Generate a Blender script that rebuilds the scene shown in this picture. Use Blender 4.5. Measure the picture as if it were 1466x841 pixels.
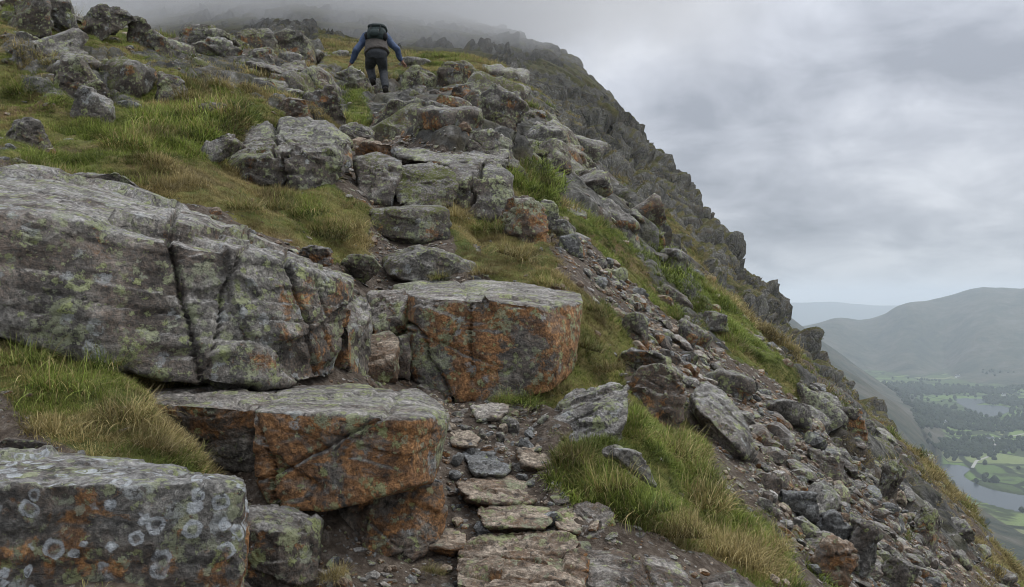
import bpy, bmesh, math, random, time
import numpy as np
from mathutils import Vector, Matrix
T0 = time.time()
R = math.radians
scene = bpy.context.scene
for o in list(bpy.data.objects): bpy.data.objects.remove(o)
COL = scene.collection

# ------------------------------------------------------------------ camera, sky, sun, exposure
FPX, CX, HOR = 1150.0, 733.0, 440.0            # focal length and horizon in photograph pixels (1466 wide)
cam_d = bpy.data.cameras.new('camera'); cam = bpy.data.objects.new('camera', cam_d); COL.objects.link(cam)
cam.location = (0, 0, 0); cam.rotation_euler = (R(90), 0, 0)
cam_d.sensor_width = 36.0; cam_d.lens = 36.0 * FPX / 1466.0
cam_d.shift_y = (HOR - 420.5) / 1466.0
cam_d.clip_start = 0.05; cam_d.clip_end = 60000
cam_d.dof.use_dof = True; cam_d.dof.focus_distance = 6.5; cam_d.dof.aperture_fstop = 16.0
scene.camera = cam
scene.view_settings.view_transform = 'Standard'; scene.view_settings.look = 'None'
scene.view_settings.exposure = 0.32; scene.view_settings.gamma = 1.0; scene.view_settings.use_curve_mapping = False
scene.render.engine = 'CYCLES'
scene.cycles.use_denoising = True; scene.cycles.filter_width = 1.0
scene.cycles.max_bounces = 6; scene.cycles.diffuse_bounces = 1; scene.cycles.glossy_bounces = 2
scene.cycles.transmission_bounces = 3; scene.cycles.volume_bounces = 4; scene.cycles.transparent_max_bounces = 6
scene.cycles.sample_clamp_indirect = 4.0

SUN_EL, SUN_AZ = R(56), R(72)                   # azimuth clockwise from +Y: out over the valley, to the right
world = bpy.data.worlds.new('World'); scene.world = world; world.use_nodes = True
def build_world():
    nt = world.node_tree; N, L = nt.nodes, nt.links; N.clear()
    out = N.new('ShaderNodeOutputWorld'); bg = N.new('ShaderNodeBackground'); bg2 = N.new('ShaderNodeBackground')
    mixs = N.new('ShaderNodeMixShader')
    sky = N.new('ShaderNodeTexSky'); sky.sky_type = 'NISHITA'; sky.sun_disc = False
    sky.sun_elevation = SUN_EL; sky.sun_rotation = SUN_AZ
    L.new(sky.outputs[0], bg.inputs[0]); bg.inputs[1].default_value = 0.08
    tc = N.new('ShaderNodeTexCoord'); sep = N.new('ShaderNodeSeparateXYZ'); L.new(tc.outputs['Generated'], sep.inputs[0])
    def M(op, a, b=None, c=None, clamp=False):
        n = N.new('ShaderNodeMath'); n.operation = op; n.use_clamp = clamp
        for i, v in enumerate((a, b, c)):
            if v is None: continue
            if isinstance(v, (int, float)): n.inputs[i].default_value = v
            else: L.new(v, n.inputs[i])
        return n.outputs[0]
    z = M('MAXIMUM', sep.outputs[2], 0.0); den = M('ADD', z, 0.30)
    cx, cy = M('DIVIDE', sep.outputs[0], den), M('DIVIDE', sep.outputs[1], den)
    cmb = N.new('ShaderNodeCombineXYZ'); L.new(cx, cmb.inputs[0]); L.new(cy, cmb.inputs[1])
    def noise(scale, detail, rough, dist):
        n = N.new('ShaderNodeTexNoise'); n.inputs['Scale'].default_value = scale; n.inputs['Detail'].default_value = detail
        n.inputs['Roughness'].default_value = rough; n.inputs['Distortion'].default_value = dist
        L.new(cmb.outputs[0], n.inputs['Vector']); return n.outputs[0]
    a = noise(1.15, 6, 0.52, 0.5); b = noise(3.6, 7, 0.6, 0.4)
    s = M('ADD', M('MULTIPLY', a, 0.68), M('MULTIPLY', b, 0.32))
    ramp = N.new('ShaderNodeValToRGB'); L.new(s, ramp.inputs[0])
    e = ramp.color_ramp.elements
    e[0].position = 0.385; e[0].color = (0.27, 0.288, 0.33, 1)
    e[1].position = 0.61; e[1].color = (0.66, 0.68, 0.725, 1)
    m = e.new(0.5); m.color = (0.44, 0.46, 0.51, 1)
    # thinner cloud low over the horizon
    hz = M('POWER', M('SUBTRACT', 1.0, M('MINIMUM', M('MULTIPLY', z, 11.0), 1.0), clamp=True), 1.4)
    mx = N.new('ShaderNodeMix'); mx.data_type = 'RGBA'; L.new(M('MULTIPLY', hz, M('MULTIPLY', M('SUBTRACT', b, 0.28, clamp=True), 3.0), clamp=True), mx.inputs['Factor'])
    L.new(ramp.outputs[0], mx.inputs['A']); mx.inputs['B'].default_value = (0.86, 0.875, 0.90, 1)
    L.new(mx.outputs['Result'], bg2.inputs[0]); L.new(M('ADD', 0.66, M('MULTIPLY', z, 1.95)), bg2.inputs[1])   # an overcast sky is brighter towards the zenith
    mixs.inputs[0].default_value = 0.96
    L.new(bg.outputs[0], mixs.inputs[1]); L.new(bg2.outputs[0], mixs.inputs[2]); L.new(mixs.outputs[0], out.inputs[0])
build_world()
sun_d = bpy.data.lights.new('sun', 'SUN'); sun_d.energy = 1.5; sun_d.angle = R(22); sun_d.color = (1.0, 0.97, 0.93)
sun = bpy.data.objects.new('sun', sun_d); COL.objects.link(sun)
sdir = Vector((math.sin(SUN_AZ) * math.cos(SUN_EL), math.cos(SUN_AZ) * math.cos(SUN_EL), math.sin(SUN_EL)))
sun.rotation_euler = sdir.to_track_quat('Z', 'Y').to_euler()

# ------------------------------------------------------------------ numpy noise
def _hash(ix, iy, iz, seed):
    with np.errstate(over='ignore'):
        h = (ix.astype(np.uint32) * np.uint32(374761393)) ^ (iy.astype(np.uint32) * np.uint32(668265263)) \
            ^ (iz.astype(np.uint32) * np.uint32(2147483647)) ^ np.uint32((seed * 362437 + 12345) & 0xffffffff)
        h = (h ^ (h >> np.uint32(15))) * np.uint32(2246822519)
        h = (h ^ (h >> np.uint32(13))) * np.uint32(3266489917)
        return h ^ (h >> np.uint32(16))
def _h01(ix, iy, iz, seed): return (_hash(ix, iy, iz, seed) & np.uint32(0xffffff)).astype(np.float32) / 16777215.0
def vnoise(p, seed=0):
    """value noise in [-1,1], p (n,3)"""
    f = np.floor(p); i = f.astype(np.int64); w = (p - f).astype(np.float32)
    w = w * w * w * (w * (w * 6 - 15) + 10)
    r = 0
    for dx in (0, 1):
        wx = w[:, 0] if dx else 1 - w[:, 0]
        for dy in (0, 1):
            wy = w[:, 1] if dy else 1 - w[:, 1]
            for dz in (0, 1):
                wz = w[:, 2] if dz else 1 - w[:, 2]
                r = r + wx * wy * wz * _h01(i[:, 0] + dx, i[:, 1] + dy, i[:, 2] + dz, seed)
    return r * 2 - 1
def fbm(p, scale, octv=4, seed=0, gain=0.5, lac=2.03):
    s, a, f, t = 0, 1.0, scale, 0
    for k in range(octv):
        s = s + a * vnoise(p * f + 17.3 * k, seed + k); t += a; a *= gain; f *= lac
    return s / t
def worley(p, seed=0, jitter=0.9):
    """F1, F2, cell id random (3 numbers), vector to the cell point"""
    f = np.floor(p).astype(np.int64); n = len(p)
    F1 = np.full(n, 9e9, np.float32); F2 = np.full(n, 9e9, np.float32)
    cid = np.zeros((n, 3), np.int64); vec = np.zeros((n, 3), np.float32)
    for dx in (-1, 0, 1):
        for dy in (-1, 0, 1):
            for dz in (-1, 0, 1):
                ix, iy, iz = f[:, 0] + dx, f[:, 1] + dy, f[:, 2] + dz
                q = np.stack([ix + .5 + jitter * (_h01(ix, iy, iz, seed) - .5), iy + .5 + jitter * (_h01(ix, iy, iz, seed + 1) - .5),
                              iz + .5 + jitter * (_h01(ix, iy, iz, seed + 2) - .5)], 1)
                v = (p - q).astype(np.float32); d = (v * v).sum(1)
                m = d < F1
                F2 = np.where(m, F1, np.minimum(F2, d)); F1 = np.where(m, d, F1)
                cid[m] = np.stack([ix, iy, iz], 1)[m]; vec[m] = v[m]
    rnd = np.stack([_h01(cid[:, 0], cid[:, 1], cid[:, 2], seed + 7 + k) for k in range(3)], 1)
    return np.sqrt(F1), np.sqrt(F2), rnd, vec
def sstep(a, b, x):
    t = np.clip((x - a) / (b - a), 0, 1); return t * t * (3 - 2 * t)

# ------------------------------------------------------------------ object helpers
def tag(o, label=None, cat=None, group=None, kind=None):
    if label: o['label'] = label
    if cat: o['category'] = cat
    if group: o['group'] = group
    if kind: o['kind'] = kind
    return o
def mesh_np(name, V, F, smooth=True):
    """V (n,3); F (m,3) or (m,4) int array"""
    me = bpy.data.meshes.new(name); V = np.asarray(V, np.float32); F = np.asarray(F, np.int32)
    me.vertices.add(len(V)); me.vertices.foreach_set('co', V.ravel())
    k = F.shape[1]
    me.loops.add(F.size); me.loops.foreach_set('vertex_index', F.ravel())
    me.polygons.add(len(F)); me.polygons.foreach_set('loop_start', np.arange(0, F.size, k, dtype=np.int32))
    me.polygons.foreach_set('loop_total', np.full(len(F), k, np.int32))
    me.update(calc_edges=True)
    me.polygons.foreach_set('use_smooth', np.full(len(F), smooth, bool))
    return me
def attr(me, name, vals, typ='FLOAT', dom='POINT'):
    a = me.attributes.new(name, typ, dom)
    key = {'FLOAT': 'value', 'INT': 'value', 'FLOAT_VECTOR': 'vector', 'FLOAT_COLOR': 'color'}[typ]
    a.data.foreach_set(key, np.asarray(vals).ravel())
def link(name, me, mat=None, parent=None, loc=None):
    o = bpy.data.objects.new(name, me); COL.objects.link(o)
    if mat is not None and me is not None and not me.materials: me.materials.append(mat)
    if parent is not None: o.parent = parent
    if loc is not None: o.location = loc
    return o
def vnormals(V, F):
    n = np.zeros_like(V); a, b, c = V[F[:, 0]], V[F[:, 1]], V[F[:, 2]]
    fn = np.cross(b - a, c - a)
    for k in range(F.shape[1]): 
        for j in range(3): n[:, j] += np.bincount(F[:, k], fn[:, j], len(V))
    return n / (np.linalg.norm(n, axis=1, keepdims=True) + 1e-12)
def P(px, py, d): return np.array([(px - CX) / FPX * d, d, (HOR - py) / FPX * d])

# ------------------------------------------------------------------ node helper
class NT:
    def __init__(s, name, disp=False):
        s.mat = bpy.data.materials.new(name); s.mat.use_nodes = True
        s.nt = s.mat.node_tree; s.N, s.L = s.nt.nodes, s.nt.links; s.N.clear()
        s.out = s.N.new('ShaderNodeOutputMaterial')
    def put(s, sock, v):
        if v is None: return
        if isinstance(v, bpy.types.NodeSocket): s.L.new(v, sock)
        elif isinstance(v, (int, float)) and sock.type in ('RGBA', 'VECTOR'): sock.default_value = (v,) * len(sock.default_value)
        elif isinstance(v, tuple) and sock.type == 'RGBA' and len(v) == 3: sock.default_value = (*v, 1)
        else: sock.default_value = v
    def m(s, op, a, b=None, c=None, clamp=False):
        n = s.N.new('ShaderNodeMath'); n.operation = op; n.use_clamp = clamp
        for i, v in enumerate((a, b, c)): s.put(n.inputs[i], v)
        return n.outputs[0]
    def vm(s, op, a, b=None):
        n = s.N.new('ShaderNodeVectorMath'); n.operation = op
        s.put(n.inputs[0], a); s.put(n.inputs[1], b); return n.outputs['Value' if op in ('DOT_PRODUCT', 'LENGTH') else 'Vector']
    def noise(s, vec, scale, detail=4, rough=0.55, dist=0.0, col=False):
        n = s.N.new('ShaderNodeTexNoise'); s.put(n.inputs['Vector'], vec); n.inputs['Scale'].default_value = scale
        n.inputs['Detail'].default_value = detail; n.inputs['Roughness'].default_value = rough; n.inputs['Distortion'].default_value = dist
        return n.outputs[1 if col else 0]
    def vor(s, vec, scale, feature='F1', rnd=1.0):
        n = s.N.new('ShaderNodeTexVoronoi'); n.feature = feature; s.put(n.inputs['Vector'], vec); n.inputs['Scale'].default_value = scale
        n.inputs['Randomness'].default_value = rnd
        return n
    def mr(s, v, a, b, c=0.0, d=1.0, smooth=True):
        n = s.N.new('ShaderNodeMapRange'); n.interpolation_type = 'SMOOTHSTEP' if smooth else 'LINEAR'
        s.put(n.inputs[0], v); 
        for i, x in enumerate((a, b, c, d)): s.put(n.inputs[i + 1], x)
        return n.outputs[0]
    def mix(s, f, a, b, mode='MIX'):
        n = s.N.new('ShaderNodeMix'); n.data_type = 'RGBA'; n.blend_type = mode
        s.put(n.inputs['Factor'], f); s.put(n.inputs['A'], a); s.put(n.inputs['B'], b); return n.outputs['Result']
    def ramp(s, v, stops):
        n = s.N.new('ShaderNodeValToRGB'); s.put(n.inputs[0], v); e = n.color_ramp.elements
        while len(e) < len(stops): e.new(0.5)
        for k, (p, c) in enumerate(stops): e[k].position = p; e[k].color = (*c, 1)
        return n.outputs[0]
    def geo(s, k='Position'): 
        if not hasattr(s, '_g'): s._g = s.N.new('ShaderNodeNewGeometry')
        return s._g.outputs[k]
    def attr(s, name, typ='GEOMETRY', out='Fac'):
        n = s.N.new('ShaderNodeAttribute'); n.attribute_name = name; n.attribute_type = typ; return n.outputs[out]
    def sep(s, v):
        n = s.N.new('ShaderNodeSeparateXYZ'); s.put(n.inputs[0], v); return n.outputs
    def bump(s, h, strength, dist, normal=None):
        n = s.N.new('ShaderNodeBump'); n.inputs['Strength'].default_value = strength; n.inputs['Distance'].default_value = dist
        s.put(n.inputs['Height'], h); s.put(n.inputs['Normal'], normal); return n.outputs[0]
    def bsdf(s, col, rough=0.85, spec=0.3, normal=None, **kw):
        n = s.N.new('ShaderNodeBsdfPrincipled'); s.put(n.inputs['Base Color'], col); s.put(n.inputs['Roughness'], rough)
        s.put(n.inputs['Specular IOR Level'], spec); s.put(n.inputs['Normal'], normal)
        for k, v in kw.items(): s.put(n.inputs[k.replace('_', ' ')], v)
        s.L.new(n.outputs[0], s.out.inputs[0]); return n

# ------------------------------------------------------------------ materials
def rock_material(name, tone=1.0, orange=0.0, green=0.3, white=0.3, brown=0.3, moss=0.0, objrand=0.0, warm=0.0, rings=False, lsc=2.6):
    s = NT(name); p = s.geo(); nsm = s.sep(s.geo('Normal'))[2]
    if objrand:
        oi = s.N.new('ShaderNodeObjectInfo'); rnd = oi.outputs['Random']
        p = s.vm('ADD', p, s.vm('MULTIPLY', s.vm('ADD', rnd, 0.0), (37.0, 11.0, 23.0)))
    nc = s.noise(p, 4.0, 4, .6, col=True)
    wp = s.vm('ADD', p, s.vm('MULTIPLY', s.vm('SUBTRACT', nc, 0.5), 0.25))
    big = s.noise(wp, 1.5, 4, 0.6); mid = s.noise(wp, 7.0, 8, 0.72); fine = s.noise(p, 70, 4, 0.7)
    t = tone; W = (1.02 + .10 * warm, 1.0, .96 - .10 * warm)
    c = lambda r, g, b: (r * t * W[0], g * t, b * t * W[2])
    col = s.ramp(mid, [(.30, c(.040, .039, .038)), (.44, c(.098, .094, .088)), (.53, c(.170, .165, .155)), (.61, c(.275, .27, .255)), (.72, c(.43, .425, .41))])
    bm = s.m('MULTIPLY', s.mr(big, .50 - .14 * brown, .60 - .14 * brown), s.mr(fine, .25, .6))
    col = s.mix(s.m('MULTIPLY', bm, min(.95, brown + .2)), col, s.ramp(mid, [(.35, c(.045, .034, .027)), (.55, c(.105, .074, .054)), (.7, c(.19, .145, .115))]))
    # pale weathered upper faces with streaks along the bedding
    stn = s.noise(s.vm('MULTIPLY', wp, (2.0, 8.0, 12.0)), 1.8, 7, 0.72)
    top = s.m('MULTIPLY', s.mr(nsm, .35, .85), s.mr(stn, .38, .58))
    col = s.mix(s.m('MULTIPLY', top, .8), col, s.ramp(stn, [(.36, c(.16, .16, .16)), (.52, c(.30, .30, .298)), (.68, c(.47, .47, .465))]))
    # iron staining on the broken faces
    if orange > 0:
        on = s.noise(s.vm('ADD', wp, (4.1, 2.2, 9.7)), 2.6, 8, 0.72)
        om = s.m('MULTIPLY', s.mr(on, .580 - .15 * orange, .64 - .15 * orange), s.mr(nsm, .55, .15))
        oc = s.ramp(s.noise(wp, 13, 8, 0.75), [(.30, (.045, .030, .021)), (.42, (.155, .078, .034)), (.51, (.275, .132, .048)), (.59, (.40, .200, .074)), (.70, (.49, .33, .19))])
        col = s.mix(s.m('MULTIPLY', om, .88), col, oc)
    col = s.mix(1.0, col, s.ramp(fine, [(.28, (.34, .34, .34)), (.5, (1, 1, 1)), (.70, (1.9, 1.9, 1.9))]), 'MULTIPLY')
    g2 = s.noise(p, 34, 6, 0.72); reg = s.noise(s.vm('ADD', p, (7.0, 1.0, 3.0)), lsc, 4, .6)
    # yellow-green map lichen: crusty, broken patches
    if green > 0:
        for vs, th, op in ((5.0, .0, .72), (14.0, .035, .8), (34.0, .06, .7)):
            gv = s.vor(s.vm('ADD', p, s.vm('MULTIPLY', s.vm('SUBTRACT', s.noise(p, vs * 2.2, 4, .7, col=True), 0.5), 1.3 / vs)), vs); gc = s.sep(gv.outputs['Color'])
            gd = s.m('SUBTRACT', s.m('ADD', s.m('MULTIPLY', gc[1], .5), .14), gv.outputs['Distance'])
            gn = s.m('ADD', reg, s.m('MULTIPLY', s.m('SUBTRACT', gc[0], .5), .5))
            gm = s.m('MULTIPLY', s.m('MULTIPLY', s.mr(gn, .66 - .17 * green - th, .69 - .17 * green - th), s.mr(gd, -.01, .05)), s.mr(g2, .42, .48))
            lc = s.mix(gc[2], s.ramp(g2, [(.43, (.17, .19, .070)), (.54, (.32, .36, .14)), (.68, (.45, .48, .24))]), s.ramp(g2, [(.43, (.16, .17, .12)), (.54, (.30, .315, .23)), (.68, (.42, .43, .34))]))
            col = s.mix(s.m('MULTIPLY', gm, op), col, lc)
    # pale grey crustose lichen
    if white > 0:
        wv = s.vm('ADD', p, s.vm('MULTIPLY', s.vm('SUBTRACT', s.noise(p, 16, 4, .7, col=True), 0.5), 0.075))
        v = s.vor(wv, 13.0); d = v.outputs['Distance']; cr = s.sep(v.outputs['Color'])
        disc = s.m('MULTIPLY', s.m('LESS_THAN', cr[0], .25 + .4 * white), s.mr(s.m('SUBTRACT', s.m('MULTIPLY', cr[1], .5), d), -.02, .10))
        dm = s.m('MULTIPLY', s.m('MULTIPLY', disc, s.mr(g2, .42, .52)), s.mr(reg, .42 + .24 * white, .34 + .24 * white))
        col = s.mix(s.m('MULTIPLY', dm, .75), col, s.ramp(fine, [(.3, (.22, .23, .225)), (.7, (.46, .48, .47))]))
        if rings:
            v = s.vor(s.vm('ADD', p, s.vm('MULTIPLY', s.vm('SUBTRACT', s.noise(p, 45, 3, col=True), 0.5), 0.016)), 19.0); d = v.outputs['Distance']; cr = s.sep(v.outputs['Color'])
            q = s.m('DIVIDE', d, s.m('ADD', s.m('MULTIPLY', cr[1], .22), .26))
            ring = s.m('MULTIPLY', s.mr(q, 1.05, .88), s.mr(q, .45, .72, .12, 1.0))
            ring = s.m('MULTIPLY', s.m('MULTIPLY', ring, s.m('LESS_THAN', cr[0], .75)), s.mr(s.noise(p, 4.2, 3), .43, .47))
            col = s.mix(s.m('MULTIPLY', ring, .9), col, s.ramp(g2, [(.38, (.30, .32, .33)), (.55, (.56, .59, .61))]))
    # black lichen specks
    bk = s.mr(s.noise(wp, 22, 6, .75), .57, .63)
    col = s.mix(s.m('MULTIPLY', bk, .7), col, (.024, .024, .023))
    if moss > 0:
        mm = s.m('MULTIPLY', s.mr(nsm, -.1, .6), s.mr(s.m('ADD', s.m('MULTIPLY', g2, .5), s.m('MULTIPLY', big, .5)), .58 - .14 * moss, .63 - .14 * moss))
        col = s.mix(mm, col, s.ramp(fine, [(.3, (.045, .055, .012)), (.7, (.13, .135, .030))]))
    if objrand:
        col = s.mix(1.0, col, s.m('ADD', s.m('MULTIPLY', rnd, objrand), 1.0 - objrand * .5), 'MULTIPLY')
    rid = s.N.new('ShaderNodeTexNoise'); rid.noise_type = 'RIDGED_MULTIFRACTAL'; s.put(rid.inputs['Vector'], wp); rid.inputs['Scale'].default_value = 5.0; rid.inputs['Detail'].default_value = 5; rid.inputs['Roughness'].default_value = .55
    h = s.m('ADD', s.m('ADD', s.m('MULTIPLY', mid, .55), s.m('MULTIPLY', fine, .16)), s.m('MULTIPLY', rid.outputs[0], -.10))
    h = s.m('ADD', h, s.m('MULTIPLY', g2, .22))
    s.bsdf(col, s.mr(mid, .3, .7, .68, .9), .35, s.bump(h, 1.0, 0.085))
    return s.mat

def grass_material(name, stops_green, stops_dry, inst=True):
    s = NT(name)
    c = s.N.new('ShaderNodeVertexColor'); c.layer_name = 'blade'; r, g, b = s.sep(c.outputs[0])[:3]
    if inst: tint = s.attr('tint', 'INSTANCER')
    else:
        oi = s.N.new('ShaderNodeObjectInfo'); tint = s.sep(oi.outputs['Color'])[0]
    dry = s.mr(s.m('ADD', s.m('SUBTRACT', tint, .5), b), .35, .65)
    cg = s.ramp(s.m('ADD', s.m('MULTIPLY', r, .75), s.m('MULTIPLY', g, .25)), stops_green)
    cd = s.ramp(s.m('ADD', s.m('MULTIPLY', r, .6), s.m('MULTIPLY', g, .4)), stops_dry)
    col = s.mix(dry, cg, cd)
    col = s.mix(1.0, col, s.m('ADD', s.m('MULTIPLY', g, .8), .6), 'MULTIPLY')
    col = s.mix(1.0, col, s.mr(s.noise(s.geo(), 2.6, 3), .35, .62, .55, 1.25), 'MULTIPLY')
    n = s.bsdf(col, .55, .25)
    tr = s.N.new('ShaderNodeBsdfTranslucent'); s.put(tr.inputs[0], col)
    mx = s.N.new('ShaderNodeMixShader'); mx.inputs[0].default_value = .28
    s.L.new(n.outputs[0], mx.inputs[1]); s.L.new(tr.outputs[0], mx.inputs[2]); s.L.new(mx.outputs[0], s.out.inputs[0])
    return s.mat
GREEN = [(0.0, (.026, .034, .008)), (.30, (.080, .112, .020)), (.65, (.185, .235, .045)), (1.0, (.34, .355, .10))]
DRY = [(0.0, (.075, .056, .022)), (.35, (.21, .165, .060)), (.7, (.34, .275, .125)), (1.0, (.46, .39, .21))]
M_GRASS = grass_material('grass_blades', GREEN, DRY, True)
M_TUSS = grass_material('tussock_blades', GREEN, DRY, False)

MAT = {
 'lichen':  rock_material('lichen_crusted_rock', .85, .55, .8, .7, .5, rings=True, lsc=5.5),
 'slab':    rock_material('grey_slab_rock', 1.08, .34, .78, .85, .5, warm=.15),
 'orange':  rock_material('iron_stained_rock', 1.0, 1.0, .55, .55, .35, warm=.3),
 'brown':   rock_material('brown_rock', .9, .62, .35, .3, .8, moss=.15, warm=.5),
 'grey':    rock_material('grey_rock', .80, .15, .55, .6, .45, moss=.12, warm=.2),
 'pale':    rock_material('pale_grey_rock', .98, .05, .55, .7, .25, moss=.12, warm=.15),
 'mossy':   rock_material('mossy_rock', .70, .12, .55, .45, .55, moss=.6, warm=.25),
 'step':    rock_material('worn_step_rock', 1.1, .6, .06, .12, .85, warm=1.7),
 'blue':    rock_material('blue_grey_stone', .85, .0, .1, .1, .0, warm=-.5),
 'scree':   rock_material('scree_stone', .95, .22, .25, .35, .5, objrand=.7, warm=.2),
 'rust':    rock_material('rusty_stone', 1.0, .75, .1, .1, .6, objrand=.5, warm=.6),
}

# ------------------------------------------------------------------ near terrain: control points (pixel, distance) -> v(u, ln d)
CP = [
 # path and its steps
 (560,900,2.3),(740,841,2.6),(640,830,2.7),(700,700,3.3),(720,640,3.65),(690,580,4.0),(620,560,4.1),(560,545,4.2),(660,412,5.0),(780,425,5.0),(600,402,5.2),(590,350,5.8),
 (590,300,6.5),(640,206,7.5),(600,192,9),(590,145,13.0),(540,131,17),(600,96,20),(600,90,30),(600,86,50),(600,77,80),(600,62,110),(600,40,150),(600,20,200),
 (650,576,4.22),(750,572,4.25),(600,562,4.25),(815,548,4.45),(700,490,4.75),(540,302,6.5),(600,304,6.42),(700,320,6.6),(620,262,7.0),(700,262,7.15),(430,276,6.05),(355,266,6.15),(500,274,6.2),(430,215,7.3),(600,196,10.5),
 # left grass
 (0,640,2.35),(150,900,1.55),(350,880,2.05),(-150,700,2.2),(100,550,2.7),(250,630,2.6),(0,480,2.85),(380,640,2.95),(325,735,2.78),(400,890,2.38),(480,860,2.45),
 (100,222,5.2),(300,245,5.5),(450,300,5.6),(510,350,5.4),(470,390,4.7),(0,235,4.5),(250,300,4.4),(400,360,4.3),(200,480,3.4),(400,520,3.5),
 (0,180,6),(150,190,6.2),(0,100,7.5),(200,140,7.5),(350,175,7.2),(440,265,6.2),(0,20,9.5),(120,55,10.5),(220,72,11),(300,112,10.5),(420,140,12),(460,115,15),(340,66,15),(420,70,19),(250,66,13.5),(180,50,12.5),
 (500,160,12),(480,200,8.5),
 (140,95,25),(250,90,26),(0,90,28),(100,105,50),(-200,200,5),(-200,500,2.5),(-300,60,9),(-500,60,12),(-600,400,3.5),(-500,100,40),(330,75,35),(430,62,40),(385,34,72),(250,80,75),(100,90,110),(450,45,110),(430,10,160),(250,30,160),(-300,60,120),(-300,40,200),(100,20,220),
 # right side slope
 (800,600,3.9),(850,690,3.3),(900,760,3.05),(900,640,3.7),(1000,710,3.8),(1000,600,5.0),(1100,800,3.6),(1100,700,4.6),(1200,800,4.5),(1200,700,5.8),(1000,850,2.8),(850,841,2.7),
 (1300,800,6.0),(1300,700,8.5),(1250,640,9.5),(1100,600,6.3),(1100,500,8.7),(1000,500,6.8),(900,500,5.4),(850,450,5.3),(1000,412,9.7),(900,400,7.0),(800,350,6.3),(900,312,10.7),(800,256,8.8),(760,200,11),
 (750,130,18),(720,98,26),(700,92,50),(690,75,90),(1200,560,16),(1300,640,18),(1350,720,14),(1400,815,11.5),(1500,880,10),
 (1466,858,23),(1380,764,29),(1280,642,37),(1195,528,48),(1130,428,60),(1050,322,72),(940,208,88),(870,146,103),(790,84,130),(700,48,165),
 (750,90,85),(1240,600,24),
 # brow of the near slope, the gully behind it, foot and middle of the crag
 (790,182,15),(850,234,14.5),(900,284,14),(950,336,13.2),(1000,388,12.6),(1050,439,12),(1100,492,11.5),(1150,554,11.5),
 (800,200,24),(850,248,24),(900,300,24),(950,352,23),(1000,404,22.5),(1050,455,22),(1100,507,21),(1150,566,20),
 (800,164,45),(850,212,45),(900,262,45),(950,314,45),(1000,366,45),(1050,417,44),(1100,470,42),(1150,530,38),
 (800,128,78),(850,172,68),(900,222,66),(950,272,62),(1000,322,60),(1050,372,56),(1100,426,52),(1150,484,47),
 (850,110,170),(760,60,210),(620,10,260),(400,-30,260),
]
XYZ = [(26,25,-24),(36,40,-33),(44,60,-38),(42,90,-24),(36,112,-8),(34,150,15),(36,200,30),(75,150,-55),(90,60,-95),(70,30,-65),(120,120,-110),(15,10,-9),(9,12,-5.2),(6,4,-3.6),(3.2,2.4,-1.9),(150,250,-120),(60,250,10)]
pts = np.array([P(*c) for c in CP] + [np.array(q, float) for q in XYZ])
LS = 0.42
def warp(u, d): return np.stack([u, np.log(d) * LS], -1)
cu = warp(pts[:, 0] / pts[:, 1], pts[:, 1]); cv = pts[:, 2] / pts[:, 1]
def tps(r2): return np.where(r2 > 1e-12, r2 * np.log(r2 + 1e-12), 0.0)
def rbf_fit(X, y, lam=2e-4):
    n = len(X); D = ((X[:, None] - X[None]) ** 2).sum(-1); A = np.zeros((n + 3, n + 3)); A[:n, :n] = tps(D) + lam * np.eye(n)
    Pm = np.c_[np.ones(n), X]; A[:n, n:] = Pm; A[n:, :n] = Pm.T
    return np.linalg.solve(A, np.r_[y, 0, 0, 0])
def rbf_eval(X, w, Q):
    out = np.empty(len(Q))
    for i in range(0, len(Q), 20000):
        q = Q[i:i + 20000]; D = ((q[:, None] - X[None]) ** 2).sum(-1)
        out[i:i + 20000] = tps(D) @ w[:len(X)] + np.c_[np.ones(len(q)), q] @ w[len(X):]
    return out
WN = rbf_fit(cu, cv)
# coarse table of v on a (u, ln d) lattice, bilinear afterwards
TU = np.linspace(-1.3, 1.6, 150); TD = np.linspace(math.log(1.1), math.log(265), 160)
TV = rbf_eval(cu, WN, warp(*[a.ravel() for a in np.meshgrid(TU, np.exp(TD), indexing='ij')])).reshape(len(TU), len(TD))
def vbase(u, d):
    a = np.clip((u - TU[0]) / (TU[1] - TU[0]), 0, len(TU) - 1.001); b = np.clip((np.log(d) - TD[0]) / (TD[1] - TD[0]), 0, len(TD) - 1.001)
    i, j = a.astype(int), b.astype(int); fa, fb = a - i, b - j
    return (TV[i, j] * (1 - fa) + TV[i + 1, j] * fa) * (1 - fb) + (TV[i, j + 1] * (1 - fa) + TV[i + 1, j + 1] * fa) * fb
def hit(px, py, dmin=1.2):
    u, v = (px - CX) / FPX, (HOR - py) / FPX
    ds = np.exp(np.linspace(math.log(dmin), math.log(260), 900)); vv = vbase(np.full(900, u), ds)
    k = np.nonzero(vv >= v)[0]
    return float(ds[k[0]]) if len(k) else None

# terrain lattice
def nonuni(lo, hi, a, b, nin, nout):
    return np.r_[np.linspace(lo, a, nout, endpoint=False), np.linspace(a, b, nin, endpoint=False), np.linspace(b, hi, nout)]
GU = nonuni(-1.25, 1.5, -.72, .74, 580, 34); GD = np.exp(np.linspace(math.log(1.15), math.log(258), 800))
UU, DD = [a.ravel() for a in np.meshgrid(GU, GD, indexing='ij')]
VV = vbase(UU, DD)
TX = np.stack([UU * DD, DD, VV * DD], 1)
PXv, PYv = CX + UU * FPX, HOR - VV * FPX
def blob(px, py, lst):
    g = np.zeros(len(px), np.float32)
    for cx, cy, rx, ry, ang, w in lst:
        c, s = math.cos(R(ang)), math.sin(R(ang)); dx, dy = px - cx, py - cy
        a, b = (dx * c + dy * s) / rx, (-dx * s + dy * c) / ry
        g += w * np.exp(-(a * a + b * b) ** 1.5)
    return g
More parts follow.
